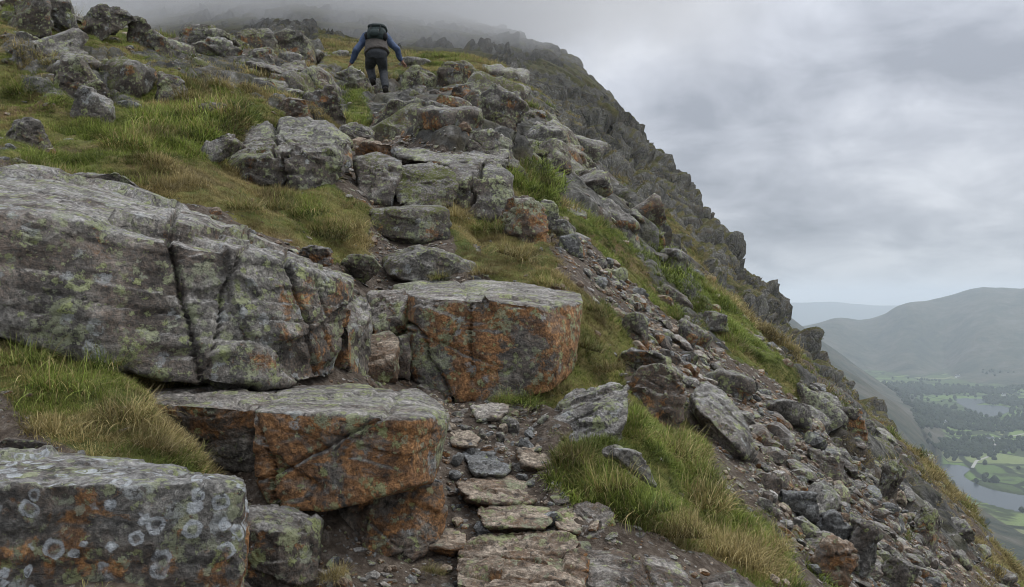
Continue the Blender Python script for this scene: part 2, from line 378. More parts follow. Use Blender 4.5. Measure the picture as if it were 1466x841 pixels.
# where turf covers the ground (positive) and where bare stone, scree or the trodden path shows (negative)
TURF = [(150,150,230,90,15,1.2),(420,300,120,70,35,1.1),(230,230,190,40,15,1.0),(120,560,170,70,15,1.2),(270,640,70,40,0,.8),(720,340,90,70,30,1.1),(740,270,50,40,0,.8),(680,310,50,30,0,.8),
        (900,690,110,65,25,1.25),(1040,770,100,50,40,1.0),(960,620,80,40,35,.8),(850,480,60,50,60,.9),(900,380,110,30,40,1.0),(960,400,120,28,42,.9),(1060,500,110,26,44,.9),(1150,560,80,25,45,.7),
        (470,160,40,40,0,.7),(510,150,25,30,0,.8),(1400,770,160,22,45,.9),(1330,690,110,16,45,.6),(300,180,150,60,10,.9),(40,60,90,60,0,1.0),(200,80,120,25,10,.9),(380,120,60,40,0,.7),(780,560,60,30,0,.8),(60,480,70,40,0,1.0),(720,560,60,30,0,.8),
        (700,200,40,20,0,.4),(560,180,40,15,0,.3),(850,560,60,30,40,.7)]
BARE = [(700,690,90,130,-10,1.6),(690,590,80,40,0,1.3),(600,400,90,25,0,1.2),(590,345,70,30,0,1.0),(570,250,80,50,0,1.0),(600,150,90,40,0,.8),(1110,620,190,45,38,1.5),(1200,720,150,55,42,1.4),
        (870,400,110,22,48,1.2),(930,470,80,20,45,1.0),(1280,760,120,40,45,.8),(820,800,120,60,0,1.2),(560,800,120,60,0,1.2),(1020,830,60,40,0,.6),(540,470,60,60,0,1.0),(700,830,120,50,0,1.0)]
near = sstep(19, 12, DD)
turf_raw = blob(PXv, PYv, TURF) - blob(PXv, PYv, BARE)
n1 = fbm(TX, .9, 4, 3); n2 = fbm(TX * np.array([1, 1, 1.0]), .16, 4, 5); n3 = fbm(TX, 3.1, 3, 9)
turf_near = sstep(-.05, .35, turf_raw + .95 * n1 + .45 * n3 - .16)
# farther up the hill: turf and crag mixed
CRAG = [(1010,300,170,34,53,.85),(1150,460,110,26,56,.9),(850,180,120,40,48,.45),(760,150,60,40,40,.5),(900,250,60,40,45,.3),(1240,610,60,26,45,.55),(1290,650,50,18,45,.4),(1340,690,60,14,45,.25),(680,60,100,22,10,.25),(400,60,60,30,0,.5)]
LUSH = [(600,88,160,16,3,.75),(860,300,60,30,45,.5),(1000,420,130,26,48,.55),(930,320,60,22,45,.3),(1400,780,150,14,45,.5),(800,100,60,18,20,.25),(1150,540,60,18,50,.4)]
crag_raw = .13 + blob(PXv, PYv, CRAG) - blob(PXv, PYv, LUSH)
rock_far = sstep(-.04, .22, crag_raw + .75 * n2 + .40 * fbm(TX, .55, 4, 21))
ROCKY = [(610,150,120,55,0,1.1),(700,180,90,55,20,1.1),(800,200,110,60,45,1.0),(340,80,130,55,0,1.1),(450,125,90,55,0,1.1),(150,120,60,30,30,.4),(880,270,110,50,48,.9),(980,400,120,40,50,.6),(60,100,70,50,40,.6),(300,190,60,30,0,.5),(150,125,70,30,30,.35),(260,160,60,30,0,.45),(20,40,60,40,0,.5),(1180,560,120,40,45,.8),(1300,690,150,40,45,.9)]
rock_near = sstep(.18, .50, blob(PXv, PYv, ROCKY) * .75 + .55 * fbm(TX, .7, 4, 23) + .25 * n3 - blob(PXv, PYv, [(510,155,22,28,0,.8),(700,330,110,60,20,.8),(430,300,120,60,20,.6)])) * sstep(4.5, 7.5, DD)
rock = near * np.maximum((1 - turf_near) * .35, rock_near) + (1 - near) * rock_far
turf_near = turf_near * (1 - .9 * rock_near)
scree_m = sstep(.25, .9, blob(PXv, PYv, [(1110,630,200,55,38,1.4),(1200,735,170,75,42,1.4),(870,400,110,22,48,1.1),(930,470,80,24,45,1.0),(1290,790,120,40,45,.9),(1000,520,60,20,40,.6)]) + .3 * n1) * sstep(25, 15, DD)
path_m = sstep(.3, .9, blob(PXv, PYv, [(700,680,75,130,-10,1.5),(690,590,80,35,0,1.2),(590,400,80,22,0,1.1),(570,350,60,30,0,1.0),(560,800,110,60,0,1.2),(760,800,140,60,0,1.2),(545,510,40,40,0,1.0),(420,850,120,60,0,1.2)]) + .25 * n1) * near

# relief: hummocky turf close by, jointed blocks on the crags
disp = near * turf_near * (.26 * np.abs(fbm(TX, 1.2, 3, 31)) - .07 + .06 * fbm(TX, 3.6, 3, 33)) + near * (1 - turf_near) * .025 * fbm(TX, 6, 3, 35)
disp = disp * sstep(1.2, 4.0, DD) + .10 * (1 - near) * fbm(TX, .8, 4, 41) * np.minimum(DD / 20, 2.0)
SK = np.array([[1, .25, .15], [-.2, 1, .3], [.1, -.45, .9]])
def blocks(cell, amp, seed, mask, off=.45):
    q = (TX @ SK.T) / cell
    q = q + .25 * np.stack([fbm(TX, .6 / cell, 2, seed + 50 + k) for k in range(3)], 1)
    F1, F2, rn, vec = worley(q, seed)
    tilt = ((rn - .5) * vec).sum(1) * 1.6
    return amp * mask * ((rn[:, 0] - off) * 1.3 + tilt - .55 * sstep(.16, 0.0, F2 - F1))
far_r = (1 - near) * rock_far
disp_n = blocks(1.1, .22, 131, near * rock_near) + blocks(.45, .06, 135, near * rock_near) + blocks(5.5, 1.9, 101, far_r * sstep(28, 50, DD), .80) + blocks(1.9, .62, 111, far_r * sstep(13, 24, DD), .75) + blocks(1.0, .22, 121, (far_r + .2 * (1 - near)) * sstep(13, 30, DD) * sstep(130, 80, DD), .6)
# heights follow the slope normal
def grid_faces(nu, nd):
    a = np.arange(nu * nd).reshape(nu, nd)
    return np.stack([a[:-1, :-1], a[1:, :-1], a[1:, 1:], a[:-1, 1:]], -1).reshape(-1, 4)
GF = grid_faces(len(GU), len(GD))
N0 = vnormals(TX, GF)
if N0[:, 2].mean() < 0: GF = GF[:, ::-1]; N0 = -N0
disp = disp - .035 * path_m * sstep(1.8, 2.6, DD)
Nn = N0 * .75 + np.array([0, 0, .25]); Nn /= np.linalg.norm(Nn, axis=1, keepdims=True)
TXF = TX + Nn * disp_n[:, None]; TXF[:, 2] += disp
N1 = vnormals(TXF, GF)
steep = sstep(.0, .22, (N0[:, 2] - N1[:, 2]))
rock_vis = np.clip(np.where(DD > 14, rock_far * (.36 + .75 * steep) + .25 * steep * (1 - near), rock) , 0, 1)

def terrain_material():
    s = NT('hillside_ground'); p = s.geo(); rk = s.attr('rock'); tf = s.attr('turf'); sc = s.attr('scree'); pa = s.attr('path')
    nz = s.sep(s.geo('Normal'))[2]
    a = s.noise(p, .35, 6, .6); b = s.noise(p, 1.6, 7, .65); c = s.noise(p, 9, 6, .7); f = s.noise(p, 55, 4, .7)
    turfc = s.ramp(s.m('ADD', s.m('MULTIPLY', b, .65), s.m('MULTIPLY', a, .35)), [(.34, (.040, .055, .012)), (.45, (.085, .100, .024)), (.54, (.140, .132, .038)), (.64, (.20, .160, .066))])
    turfc = s.mix(s.mr(s.noise(p, .7, 5, .65), .50, .62), turfc, (.125, .088, .042))
    turfc = s.mix(1.0, turfc, s.ramp(c, [(.25, (.45, .45, .45)), (.5, (1, 1, 1)), (.75, (1.5, 1.45, 1.4))]), 'MULTIPLY')
    turfc = s.mix(s.m('MULTIPLY', s.attr('heath'), .8), turfc, s.mix(1.0, s.ramp(b, [(.38, (.034, .036, .016)), (.52, (.070, .068, .030)), (.64, (.105, .088, .045))]), s.ramp(c, [(.25, (.5, .5, .5)), (.75, (1.45, 1.45, 1.4))]), 'MULTIPLY'))
    soil = s.ramp(s.noise(p, 24, 6, .7), [(.3, (.035, .026, .019)), (.5, (.085, .066, .050)), (.68, (.17, .145, .120))])
    stone = s.ramp(c, [(.30, (.020, .020, .018)), (.43, (.054, .053, .047)), (.53, (.098, .095, .086)), (.62, (.155, .151, .138)), (.74, (.24, .235, .22))])
    cell = s.vor(s.vm('MULTIPLY', s.vm('ADD', p, s.vm('MULTIPLY', s.vm('SUBTRACT', s.noise(p, 1.2, 3, col=True), .5), .8)), (1.0, 1.0, .55)), 1.3)
    stone = s.mix(1.0, stone, s.mr(s.sep(cell.outputs['Color'])[0], 0, 1, .55, 1.35, False), 'MULTIPLY')
    gap = s.vor(s.vm('MULTIPLY', p, (1.0, 1.0, .5)), .9, 'DISTANCE_TO_EDGE').outputs['Distance']
    lich = s.mr(s.noise(p, 3.2, 6, .7), .47, .60)
    stone = s.mix(s.m('MULTIPLY', lich, .5), stone, (.088, .090, .052))
    stone = s.mix(s.m('MULTIPLY', s.mr(b, .5, .66), .5), stone, (.075, .056, .040))
    edge = s.m('ADD', rk, s.m('MULTIPLY', s.m('SUBTRACT', c, .5), .9))
    edge = s.m('ADD', edge, s.m('MULTIPLY', s.m('SUBTRACT', b, .5), .5))
    rm = s.mr(edge, .40, .58)
    ground = s.mix(s.mr(s.m('ADD', tf, s.m('MULTIPLY', s.m('SUBTRACT', b, .5), .6)), .25, .6), soil, turfc)
    col = s.mix(rm, ground, stone)
    col = s.mix(s.m('MAXIMUM', s.m('MULTIPLY', sc, .9), s.m('MULTIPLY', pa, .9)), col, soil)
    h = s.m('ADD', s.m('MULTIPLY', s.m('MULTIPLY', s.mr(gap, 0.0, .06), rk), .25), s.m('MULTIPLY', b, .6)); h = s.m('ADD', h, s.m('ADD', s.m('MULTIPLY', c, .22), s.m('MULTIPLY', f, .06)))
    s.bsdf(col, .9, .2, s.bump(h, .9, .22)); return s.mat
me = mesh_np('hillside', TXF, GF, True)
attr(me, 'rock', rock_vis); attr(me, 'turf', np.where(DD > 16, 1 - rock_vis, turf_near)); attr(me, 'heath', sstep(16, 34, DD)); attr(me, 'scree', scree_m); attr(me, 'path', path_m)
hillside = link('hillside', me, terrain_material())
tag(hillside, 'steep rocky mountainside of turf, crag and scree falling away to the valley', 'hillside', kind='structure')
print('terrain', time.time() - T0)

# ------------------------------------------------------------------ rocks
_ico = {}
def ico(n):
    if n not in _ico:
        bm = bmesh.new(); bmesh.ops.create_icosphere(bm, subdivisions=n, radius=1.0)
        V = np.array([v.co[:] for v in bm.verts]); F = np.array([[v.index for v in f.verts] for f in bm.faces]); bm.free(); _ico[n] = (V, F)
    return _ico[n]
def hull_planes(pts):
    bm = bmesh.new()
    for q in pts: bm.verts.new(q)
    bmesh.ops.convex_hull(bm, input=bm.verts)
    bm.normal_update(); bm.verts.ensure_lookup_table()
    pl = []
    cen = np.mean([v.co[:] for v in bm.verts if v.link_faces], axis=0)
    for f in bm.faces:
        n = np.array(f.normal[:]); 
        if np.linalg.norm(n) < .5 or f.calc_area() < 1e-7: continue
        d = n @ np.array(f.verts[0].co[:])
        if n @ cen > d: n, d = -n, -d
        if not any((n @ m > .996) and abs(d - e) < .02 for m, e in pl): pl.append((n, d))
    bm.free()
    return np.array([n for n, d in pl]), np.array([d for n, d in pl]), cen
HULLS = []
def rock_mesh(name, pts, sub=5, seed=0, rough=1.0, sharp=46, cracks=(), strata=None, facet=1.0, chips=6):
    """angular rock: the convex body of the corner points, with chipped corners, bedding, cracks and broken facets"""
    rng = np.random.default_rng(seed); pts = np.asarray(pts, float)
    nrm, dd, cen = hull_planes(pts)
    lo, hi = pts.min(0), pts.max(0); half = (hi - lo) / 2; size = float(np.prod(half) ** (1 / 3)) * 2
    dist = dd - nrm @ cen
    ks, ds = [nrm], [dist]
    cor = pts - cen
    for k in range(chips):                                          # knock a few corners off
        c = cor[rng.integers(len(cor))]; n = c / np.linalg.norm(c) + rng.normal(0, .35, 3); n /= np.linalg.norm(n)
        ks.append(n[None]); ds.append(np.array([max((cor @ n).max() * rng.uniform(.86, .96), .3 * (cor @ n).max())]))
    nrm2, dist2 = np.concatenate(ks), np.concatenate(ds)
    V, F = ico(sub); D = V * half
    den = D @ nrm2.T; t = np.where(den > 1e-9, den / np.maximum(dist2, 1e-4), 0)     # 1/t per plane
    inv = (np.maximum(t, 0) ** sharp).sum(1) ** (1 / sharp)
    Q = D / inv[:, None]
    for it in range(1):
        Nm = vnormals(Q, F)
    W = Q + cen
    sc = size
    a = rough * sc
    BA = np.array([[1, .2, .1], [-.15, 1, .25], [.1, -.3, 1.7]])
    fac = worley((W @ BA.T) / (sc * .42) + .25 * np.stack([fbm(W, 2.0 / sc, 2, seed + k) for k in range(3)], 1), seed + 3)
    dsp = .055 * a * facet * ((fac[2][:, 0] - .5) + ((fac[2] - .5) * fac[3]).sum(1) * 1.3)
    dsp -= .010 * a * sstep(.05, 0, fac[1] - fac[0]) * facet * (fac[2][:, 1] > .45)
    fac = worley((W @ BA.T) / (sc * .17) + .2 * np.stack([fbm(W, 5.0 / sc, 2, seed + k + 8) for k in range(3)], 1), seed + 13)
    dsp += .022 * a * facet * ((fac[2][:, 0] - .5) + ((fac[2] - .5) * fac[3]).sum(1) * 1.3) * (.4 + sstep(-.2, .3, fbm(W, 1.6 / sc, 2, seed + 9)))
    if sub >= 6:
        fac = worley((W @ BA.T) / (sc * .07), seed + 17)
        dsp += .008 * a * facet * ((fac[2][:, 0] - .5) + ((fac[2] - .5) * fac[3]).sum(1) * 1.2)
    dsp += .022 * a * fbm(W, 1.3 / sc, 3, seed + 20) + .014 * a * fbm(W, 6 / sc, 4, seed + 25, .6)
    if sub >= 6: dsp += .005 * a * fbm(W, 26 / sc, 3, seed + 28, .6)
    if strata is not None:                                          # bedding: (normal, spacing, depth)
        n, sp, dp = strata; n = np.asarray(n, float); n /= np.linalg.norm(n)
        h = (W @ n) / sp + .55 * fbm(W, .9 / sc, 3, seed + 40); fr = h - np.floor(h)
        lay = _h01(np.floor(h).astype(np.int64), np.zeros(len(h), np.int64), np.zeros(len(h), np.int64), seed + 5)
        dsp += dp * (lay - .5) - dp * .9 * sstep(.10, .0, np.minimum(fr, 1 - fr)) * (lay > .3)
    for pt, n, wd, dp in cracks:                                    # joints cut through the face
        n = np.asarray(n, float); n /= np.linalg.norm(n)
        e = np.abs((W - np.asarray(pt)) @ n + wd * 2.2 * fbm(W, 6 / sc, 3, seed + 60))
        dsp -= dp * sstep(wd, 0, e)
    W = W + Nm * dsp[:, None]
    base = np.array([cen[0], cen[1], pts[:, 2].min()])
    HULLS.append((nrm, dd, lo, hi))
    me = mesh_np(name, W - base, F, True)
    return me, base
def rock(name, pts, mat, label, cat='rock', group=None, **kw):
    if mat in ('step', 'blue') and cat == 'step stone' : pts = [np.asarray(q) + np.array([0, 0, .045]) for q in pts]
    me, base = rock_mesh(name, pts, **kw)
    o = link(name, me, MAT[mat], loc=base); tag(o, label, cat, group)
    return o
def PP(*q): return [P(*c) for c in q]

# --- the big blocks beside and on the path
rock('boulder', PP((-90,640,2.25),(60,645,2.25),(210,657,2.2),(338,684,2.10),(-90,698,1.74),(60,693,1.74),(190,688,1.76),(352,698,1.85),(-90,960,1.70),(190,960,1.72),(342,960,1.83),(-90,960,2.3),(345,940,2.15)),
     'lichen', 'lichen-ringed grey block crusted white and yellow-green, below the turf bank', 'boulder', sub=6, seed=11, sharp=60, chips=4, rough=.7, strata=((.05,.25,1), .09, .006))
rock('boulder', PP((-80,592,2.7),(60,590,2.75),(130,605,2.7),(-80,625,2.35),(60,628,2.32),(132,640,2.4),(-80,760,2.3),(130,760,2.4),(0,720,2.9)),
     'grey', 'low grey rock tucked between the lichen-ringed block and the turf bank', 'boulder', sub=5, seed=12)
rock('boulder', PP((-60,232,4.2),(70,238,4.2),(200,270,4.3),(330,318,4.3),(430,355,4.25),(500,392,4.05),(-60,305,2.85),(100,312,2.98),(265,348,3.1),(335,357,3.2),(440,390,3.45),(508,405,3.75),
     (-60,470,2.8),(100,500,2.88),(220,545,2.95),(330,558,3.05),(430,556,3.3),(500,545,3.7),(-60,480,4.3),(490,480,4.2)),
     'slab', 'huge tilted grey slab with a pale streaked top and cracked face, below the grass slope', 'boulder', sub=7, seed=13, sharp=60, chips=5, rough=.62, strata=((.22,-.12,1), .07, .012),
     cracks=[(P(262,420,3.1), (1,.3,.28), .012, .050), (P(330,420,3.2), (1,.1,-.12), .010, .035), (P(428,440,3.4), (1,.2,.35), .012, .055), (P(345,300,3.6), (.5,.8,.3), .011, .035), (P(200,300,3.5), (.15,.2,1), .009, .02)])
rock('boulder', PP((385,556,3.35),(480,549,3.42),(600,556,3.35),(640,583,3.1),(360,586,2.78),(480,594,2.72),(590,600,2.70),(612,596,2.75),(640,600,2.95),
     (356,705,2.78),(370,722,2.75),(450,735,2.68),(520,720,2.67),(600,694,2.70),(636,690,2.92),(380,700,3.3),(620,670,3.3)),
     'orange', 'rust-orange overhanging block with lichen on its path-side edge, propped over smaller rocks', 'boulder', sub=6, seed=14, sharp=70, chips=4, rough=.62, facet=.62,
     cracks=[(P(372,640,2.75), (1,.1,.3), .010, .03), (P(470,640,2.7), (.5,.1,-1), .008, .02)])
rock('boulder', PP((210,560,3.05),(300,552,3.3),(400,552,3.35),(215,578,2.85),(300,582,2.82),(385,585,2.85),(230,600,2.88),(300,668,2.92),(380,690,2.9),(220,640,3.1),(390,680,3.2)),
     'brown', 'dark brown ledge running back from the orange overhanging block to the turf', 'boulder', sub=6, seed=15, rough=.9)
rock('boulder', PP((455,735,2.85),(530,700,2.8),(640,690,2.95),(470,770,2.82),(530,800,2.78),(600,812,2.8),(634,790,2.95),(460,830,2.9),(620,830,3.1),(540,690,3.2)),
     'brown', 'rusty brown rock under the orange overhanging block, next to the gravel path', 'boulder', sub=6, seed=16)
rock('boulder', PP((338,722,2.62),(400,718,2.7),(462,735,2.72),(340,760,2.50),(400,760,2.47),(455,775,2.58),(335,900,2.48),(400,900,2.45),(450,880,2.55),(400,860,2.9)),
     'grey', 'rounded grey rock under the orange overhang, beside the lichen-ringed block', 'boulder', sub=6, seed=17, rough=.9)
rock('boulder', PP((560,408,5.1),(620,402,5.2),(740,406,5.15),(832,420,4.95),(598,424,4.36),(700,428,4.26),(790,440,4.28),(836,432,4.6),(570,440,4.75),
     (586,548,4.34),(650,580,4.22),(760,572,4.25),(800,560,4.32),(824,535,4.55),(560,500,5.0),(800,520,5.2)),
     'orange', 'square orange-stained block with a flat grey top, standing across the path', 'boulder', sub=6, seed=18, sharp=70, chips=3, rough=.6, facet=.65,
     cracks=[(P(672,470,4.3), (1,.1,.05), .012, .035), (P(596,480,4.4), (1,.3,.5), .012, .05), (P(700,520,4.25), (.4,.1,1), .008, .02)])
rock('boulder', PP((525,415,4.75),(575,410,4.85),(585,425,4.6),(530,470,4.5),(570,465,4.45),(545,500,4.45),(590,480,4.6),(560,520,4.8)), 'brown', 'brown broken slab leaning on the left side of the square orange block', 'rock', sub=5, seed=19)
rock('boulder', PP((566,478,4.35),(582,476,4.4),(590,490,4.3),(560,540,4.25),(588,545,4.22),(575,550,4.5)), 'brown', 'thin upright brown stone wedged against the square orange block', 'rock', sub=4, seed=20)
rock('boulder', PP((515,480,4.3),(560,470,4.4),(575,490,4.25),(500,520,4.1),(560,520,4.1),(510,555,4.1),(570,550,4.15),(540,540,4.6)), 'step', 'pale brown flat stone in the gap between huge grey slab and square orange block', 'rock', sub=5, seed=21)
rock('boulder', PP((480,415,4.0),(520,420,4.3),(535,450,4.2),(475,540,3.75),(505,550,3.8),(530,540,4.1),(500,480,3.75),(500,540,4.4)), 'slab', 'narrow lichened rib at the path end of the huge grey slab', 'rock', sub=5, seed=22, strata=((1,.2,.2), .05, .02))
rock('boulder', PP((768,590,4.0),(800,572,4.1),(870,545,4.05),(900,548,4.0),(902,575,3.85),(775,615,3.85),(820,640,3.75),(870,632,3.72),(900,600,3.78),(780,660,3.95),(880,660,4.1),(790,610,4.3)),
     'pale', 'wedge-shaped grey rock with a lichen patch, right of the gravel path', 'boulder', sub=6, seed=23, strata=((-.5,.2,1), .06, .015))
rock('boulder', PP((655,800,2.9),(700,772,3.0),(800,770,3.0),(832,790,2.9),(650,860,2.6),(760,880,2.5),(840,870,2.6),(660,900,2.6),(840,900,2.7)), 'step', 'worn pale slab across the foot of the gravel path', 'step stone', sub=6, seed=24, strata=((.1,.3,1), .05, .018))
rock('boulder', PP((818,782,3.0),(900,786,3.0),(975,800,2.95),(995,824,2.85),(822,806,2.8),(880,818,2.72),(832,880,2.6),(990,890,2.65),(900,900,2.8)), 'brown', 'rusty brown slab beside the worn pale slab, below the bright grass tussock', 'step stone', sub=6, seed=25, cracks=[(P(930,810,2.8), (1,.1,-.2), .01, .03)])
rock('boulder', PP((1004,824,2.95),(1045,816,2.95),(1078,838,2.85),(1000,866,2.7),(1085,888,2.7),(1035,900,2.9)), 'rust', 'small reddish slab at the foot of the dry grass bank', 'step stone', sub=5, seed=26)
rock('boulder', PP((652,706,3.3),(680,695,3.45),(740,692,3.5),(782,712,3.4),(660,725,3.16),(700,740,3.12),(770,738,3.2),(700,760,3.3)), 'step', 'orange-brown flat step stone in the middle of the gravel path', 'step stone', sub=5, seed=27, strata=((.05,.2,1), .03, .01))
rock('boulder', PP((658,655,3.65),(700,652,3.72),(738,680,3.6),(675,694,3.38),(725,696,3.38),(700,715,3.6)), 'blue', 'flat dark grey step stone in the gravel above the orange-brown one', 'step stone', sub=5, seed=28)
rock('boulder', PP((680,745,3.1),(720,738,3.2),(790,742,3.15),(795,762,3.0),(690,772,2.95),(780,775,2.95),(730,790,3.1)), 'step', 'long pale step stone just above the worn pale slab', 'step stone', sub=5, seed=29)
rock('boulder', PP((818,722,3.12),(850,716,3.15),(882,730,3.1),(815,765,3.0),(850,775,2.98),(880,770,3.02),(850,790,3.2)), 'brown', 'brown rock half under the bright grass tussock', 'rock', sub=5, seed=30)
rock('boulder', PP((670,582,4.0),(690,575,4.05),(732,578,4.05),(728,592,3.92),(680,600,3.88),(715,602,3.88),(700,612,4.0)), 'rust', 'flat bright orange stone at the foot of the square orange block', 'rock', sub=4, seed=31)
rock('boulder', PP((600,778,3.0),(640,770,3.05),(668,782,3.0),(596,800,2.86),(650,806,2.84),(672,800,2.88),(630,822,3.0)), 'step', 'small flat stone between the rusty brown rock and the worn pale slab', 'step stone', sub=4, seed=42)
rock('boulder', PP((738,655,3.62),(775,648,3.7),(800,668,3.6),(745,682,3.45),(795,690,3.42),(770,705,3.6)), 'step', 'flat brown stone at the right edge of the gravel by the wedge-shaped rock', 'step stone', sub=4, seed=43)
rock('boulder', PP((640,632,3.75),(668,625,3.8),(690,640,3.72),(645,652,3.6),(684,656,3.58),(665,668,3.72)), 'step', 'small brown stone on the path against the orange overhanging block', 'step stone', sub=4, seed=44)
rock('boulder', PP((790,748,3.1),(822,742,3.15),(838,764,3.05),(795,775,2.98),(832,782,2.96),(815,795,3.1)), 'step', 'pale flat stone between the long step stone and the brown rock', 'step stone', sub=4, seed=45)
# --- steps higher on the path and the outcrop above them
rock('boulder', PP((525,300,6.2),(560,294,6.35),(640,297,6.3),(528,303,5.92),(600,301,5.85),(646,306,5.95),(530,345,5.85),(600,350,5.8),(645,345,5.9),(580,370,6.0),(560,330,6.6)), 'mossy', 'squared grey-brown step rock, the upper of two steps above the square orange block', 'step stone', sub=5, seed=32)
rock('boulder', PP((545,370,5.45),(590,350,5.6),(640,358,5.6),(682,380,5.45),(556,372,5.2),(610,356,5.18),(672,376,5.25),(550,392,5.16),(610,410,5.1),(680,402,5.2),(600,420,5.5)), 'mossy', 'low pointed step rock just above the square orange block', 'step stone', sub=5, seed=33)
rock('boulder', PP((600,348,5.85),(650,341,5.95),(692,350,5.85),(690,370,5.65),(620,370,5.65),(650,390,5.8)), 'mossy', 'mossy flat rock between the two step rocks', 'rock', sub=4, seed=34)
rock('boulder', PP((312,205,6.8),(340,180,7.0),(400,170,7.1),(470,172,7.0),(505,200,6.8),(512,225,6.6),(320,235,6.4),(360,262,6.2),(430,275,6.1),(500,270,6.3),(400,220,6.1),(480,215,6.2),(400,290,6.8),(350,215,7.4)),
     'grey', 'big rounded grey boulder with a red-brown face, set in the grass left of the steps', 'boulder', sub=6, seed=35, rough=1.1, cracks=[(P(395,220,6.2), (1,.2,.2), .03, .12)])
rock('boulder', PP((508,222,6.9),(540,214,7.1),(572,224,7.0),(578,245,6.75),(515,285,6.6),(560,300,6.55),(510,300,6.9),(560,290,7.2)), 'grey', 'left block of the grey outcrop above the steps, with a dark hollow beneath', 'boulder', sub=5, seed=36)
rock('boulder', PP((560,235,6.9),(600,226,7.0),(650,240,6.85),(655,265,6.6),(560,290,6.55),(600,300,6.45),(650,300,6.5),(600,290,7.1)), 'mossy', 'middle rounded block of the grey outcrop above the steps', 'boulder', sub=5, seed=37)
rock('boulder', PP((640,232,7.1),(700,226,7.2),(735,240,7.0),(640,262,6.85),(680,262,6.8),(732,265,6.85),(640,315,6.7),(700,320,6.65),(738,310,6.8),(690,300,7.5)), 'grey', 'upright cracked block at the right of the outcrop above the steps', 'boulder', sub=5, seed=38, cracks=[(P(678,270,6.8), (1,.1,-.3), .025, .1)])
rock('boulder', PP((560,215,7.6),(620,206,7.9),(700,205,7.9),(738,218,7.6),(565,225,7.2),(640,236,7.05),(735,236,7.15),(600,240,7.5),(720,240,7.6)), 'pale', 'pale flat capping slab on top of the outcrop above the steps', 'boulder', sub=5, seed=39, strata=((0,.2,1), .06, .02))

d_ = hit(1040, 636)
rock('boulder', PP((984,556,d_*1.04),(1005,543,d_*1.06),(1040,556,d_*1.04),(1062,590,d_*1.02),(1084,645,d_*.98),(1072,655,d_*.96),(990,578,d_*.98),(1020,600,d_*.97),(1055,640,d_*.95),(1040,668,d_*.98),(1000,610,d_*1.06),(1080,660,d_*1.05)),
     'pale', 'large pale leaning slab above the scree', 'boulder', sub=5, seed=41, sharp=70, strata=((.75,-.1,.65), .05, .014), facet=.8)
# --- rocks standing on the hillside: pixel box -> place on the ground, real size from the distance
def rock_box(x0, y0, x1, y1, mat, label, shape='block', d=None, sub=4, seed=0, tilt=0, cat='rock', group=None, dr=.8, name='boulder', sink=.6):
    rng = np.random.default_rng(seed * 7 + 1); cx = (x0 + x1) / 2
    if d is None: d = hit(cx, y1 - 1)
    if d is None: d = 12.0
    d *= .97
    w, h = (x1 - x0) * d / FPX, (y1 - y0) * d / FPX; dep = max(w, h) * dr
    n = 16; q = []
    for k in range(n):
        a = 2 * math.pi * k / n + rng.uniform(-.2, .2)
        ex = 3.2 if shape in ('block', 'slab') else 2.2
        r = (abs(math.cos(a)) ** ex + abs(math.sin(a)) ** ex) ** (-1 / ex)
        for zz, rr in ((1.0, .78), (.62, 1.0), (0.0, 1.02)):
            if shape == 'wedge' and zz > .5: rr *= .75
            if shape == 'dome': rr *= .62 if zz > .9 else 1
            q.append((math.cos(a) * r * rr * rng.uniform(.86, 1.04), math.sin(a) * r * rr * rng.uniform(.86, 1.04), zz * rng.uniform(.82, 1.0)))
    q = np.array(q); q = q[rng.permutation(len(q))[:12 if shape != 'dome' else 20]]
    if shape == 'wedge': q[:, 2] *= .55 + .45 * sstep(1.1, -.9, q[:, 0] * (1 if tilt >= 0 else -1) + .4 * q[:, 1])
    if tilt and shape != 'wedge':
        c, s = math.cos(R(-tilt)), math.sin(R(-tilt)); asp = h / max(w, 1e-6)
        X, Z = q[:, 0] * .5, (q[:, 2] - .5) * asp
        q[:, 0], q[:, 2] = X * c - Z * s, X * s + Z * c
    for j in (0, 2):
        q[:, j] = (q[:, j] - q[:, j].min()) / (q[:, j].max() - q[:, j].min())
    low = q[:, 2] < .3
    q[low, 2] -= sink; q[low, 0] = .5 + (q[low, 0] - .5) * 1.18
    c0 = P(cx, y1, d)
    W = np.stack([c0[0] + (q[:, 0] - .5) * w, c0[1] + dep * (.28 + .5 * q[:, 1]), c0[2] + q[:, 2] * h * (1 + .22 * dep / d)], 1)
    return rock(name, W, mat, label, cat, group, sub=sub, seed=seed + 200, chips=4, facet=1.25, rough=1.1, sharp=75, strata=((.35 * math.copysign(1, tilt + .1), -.2, 1), .26 * min(w, h) + .03, .035 * min(w, h)))
SKY = 'skyline rocks'
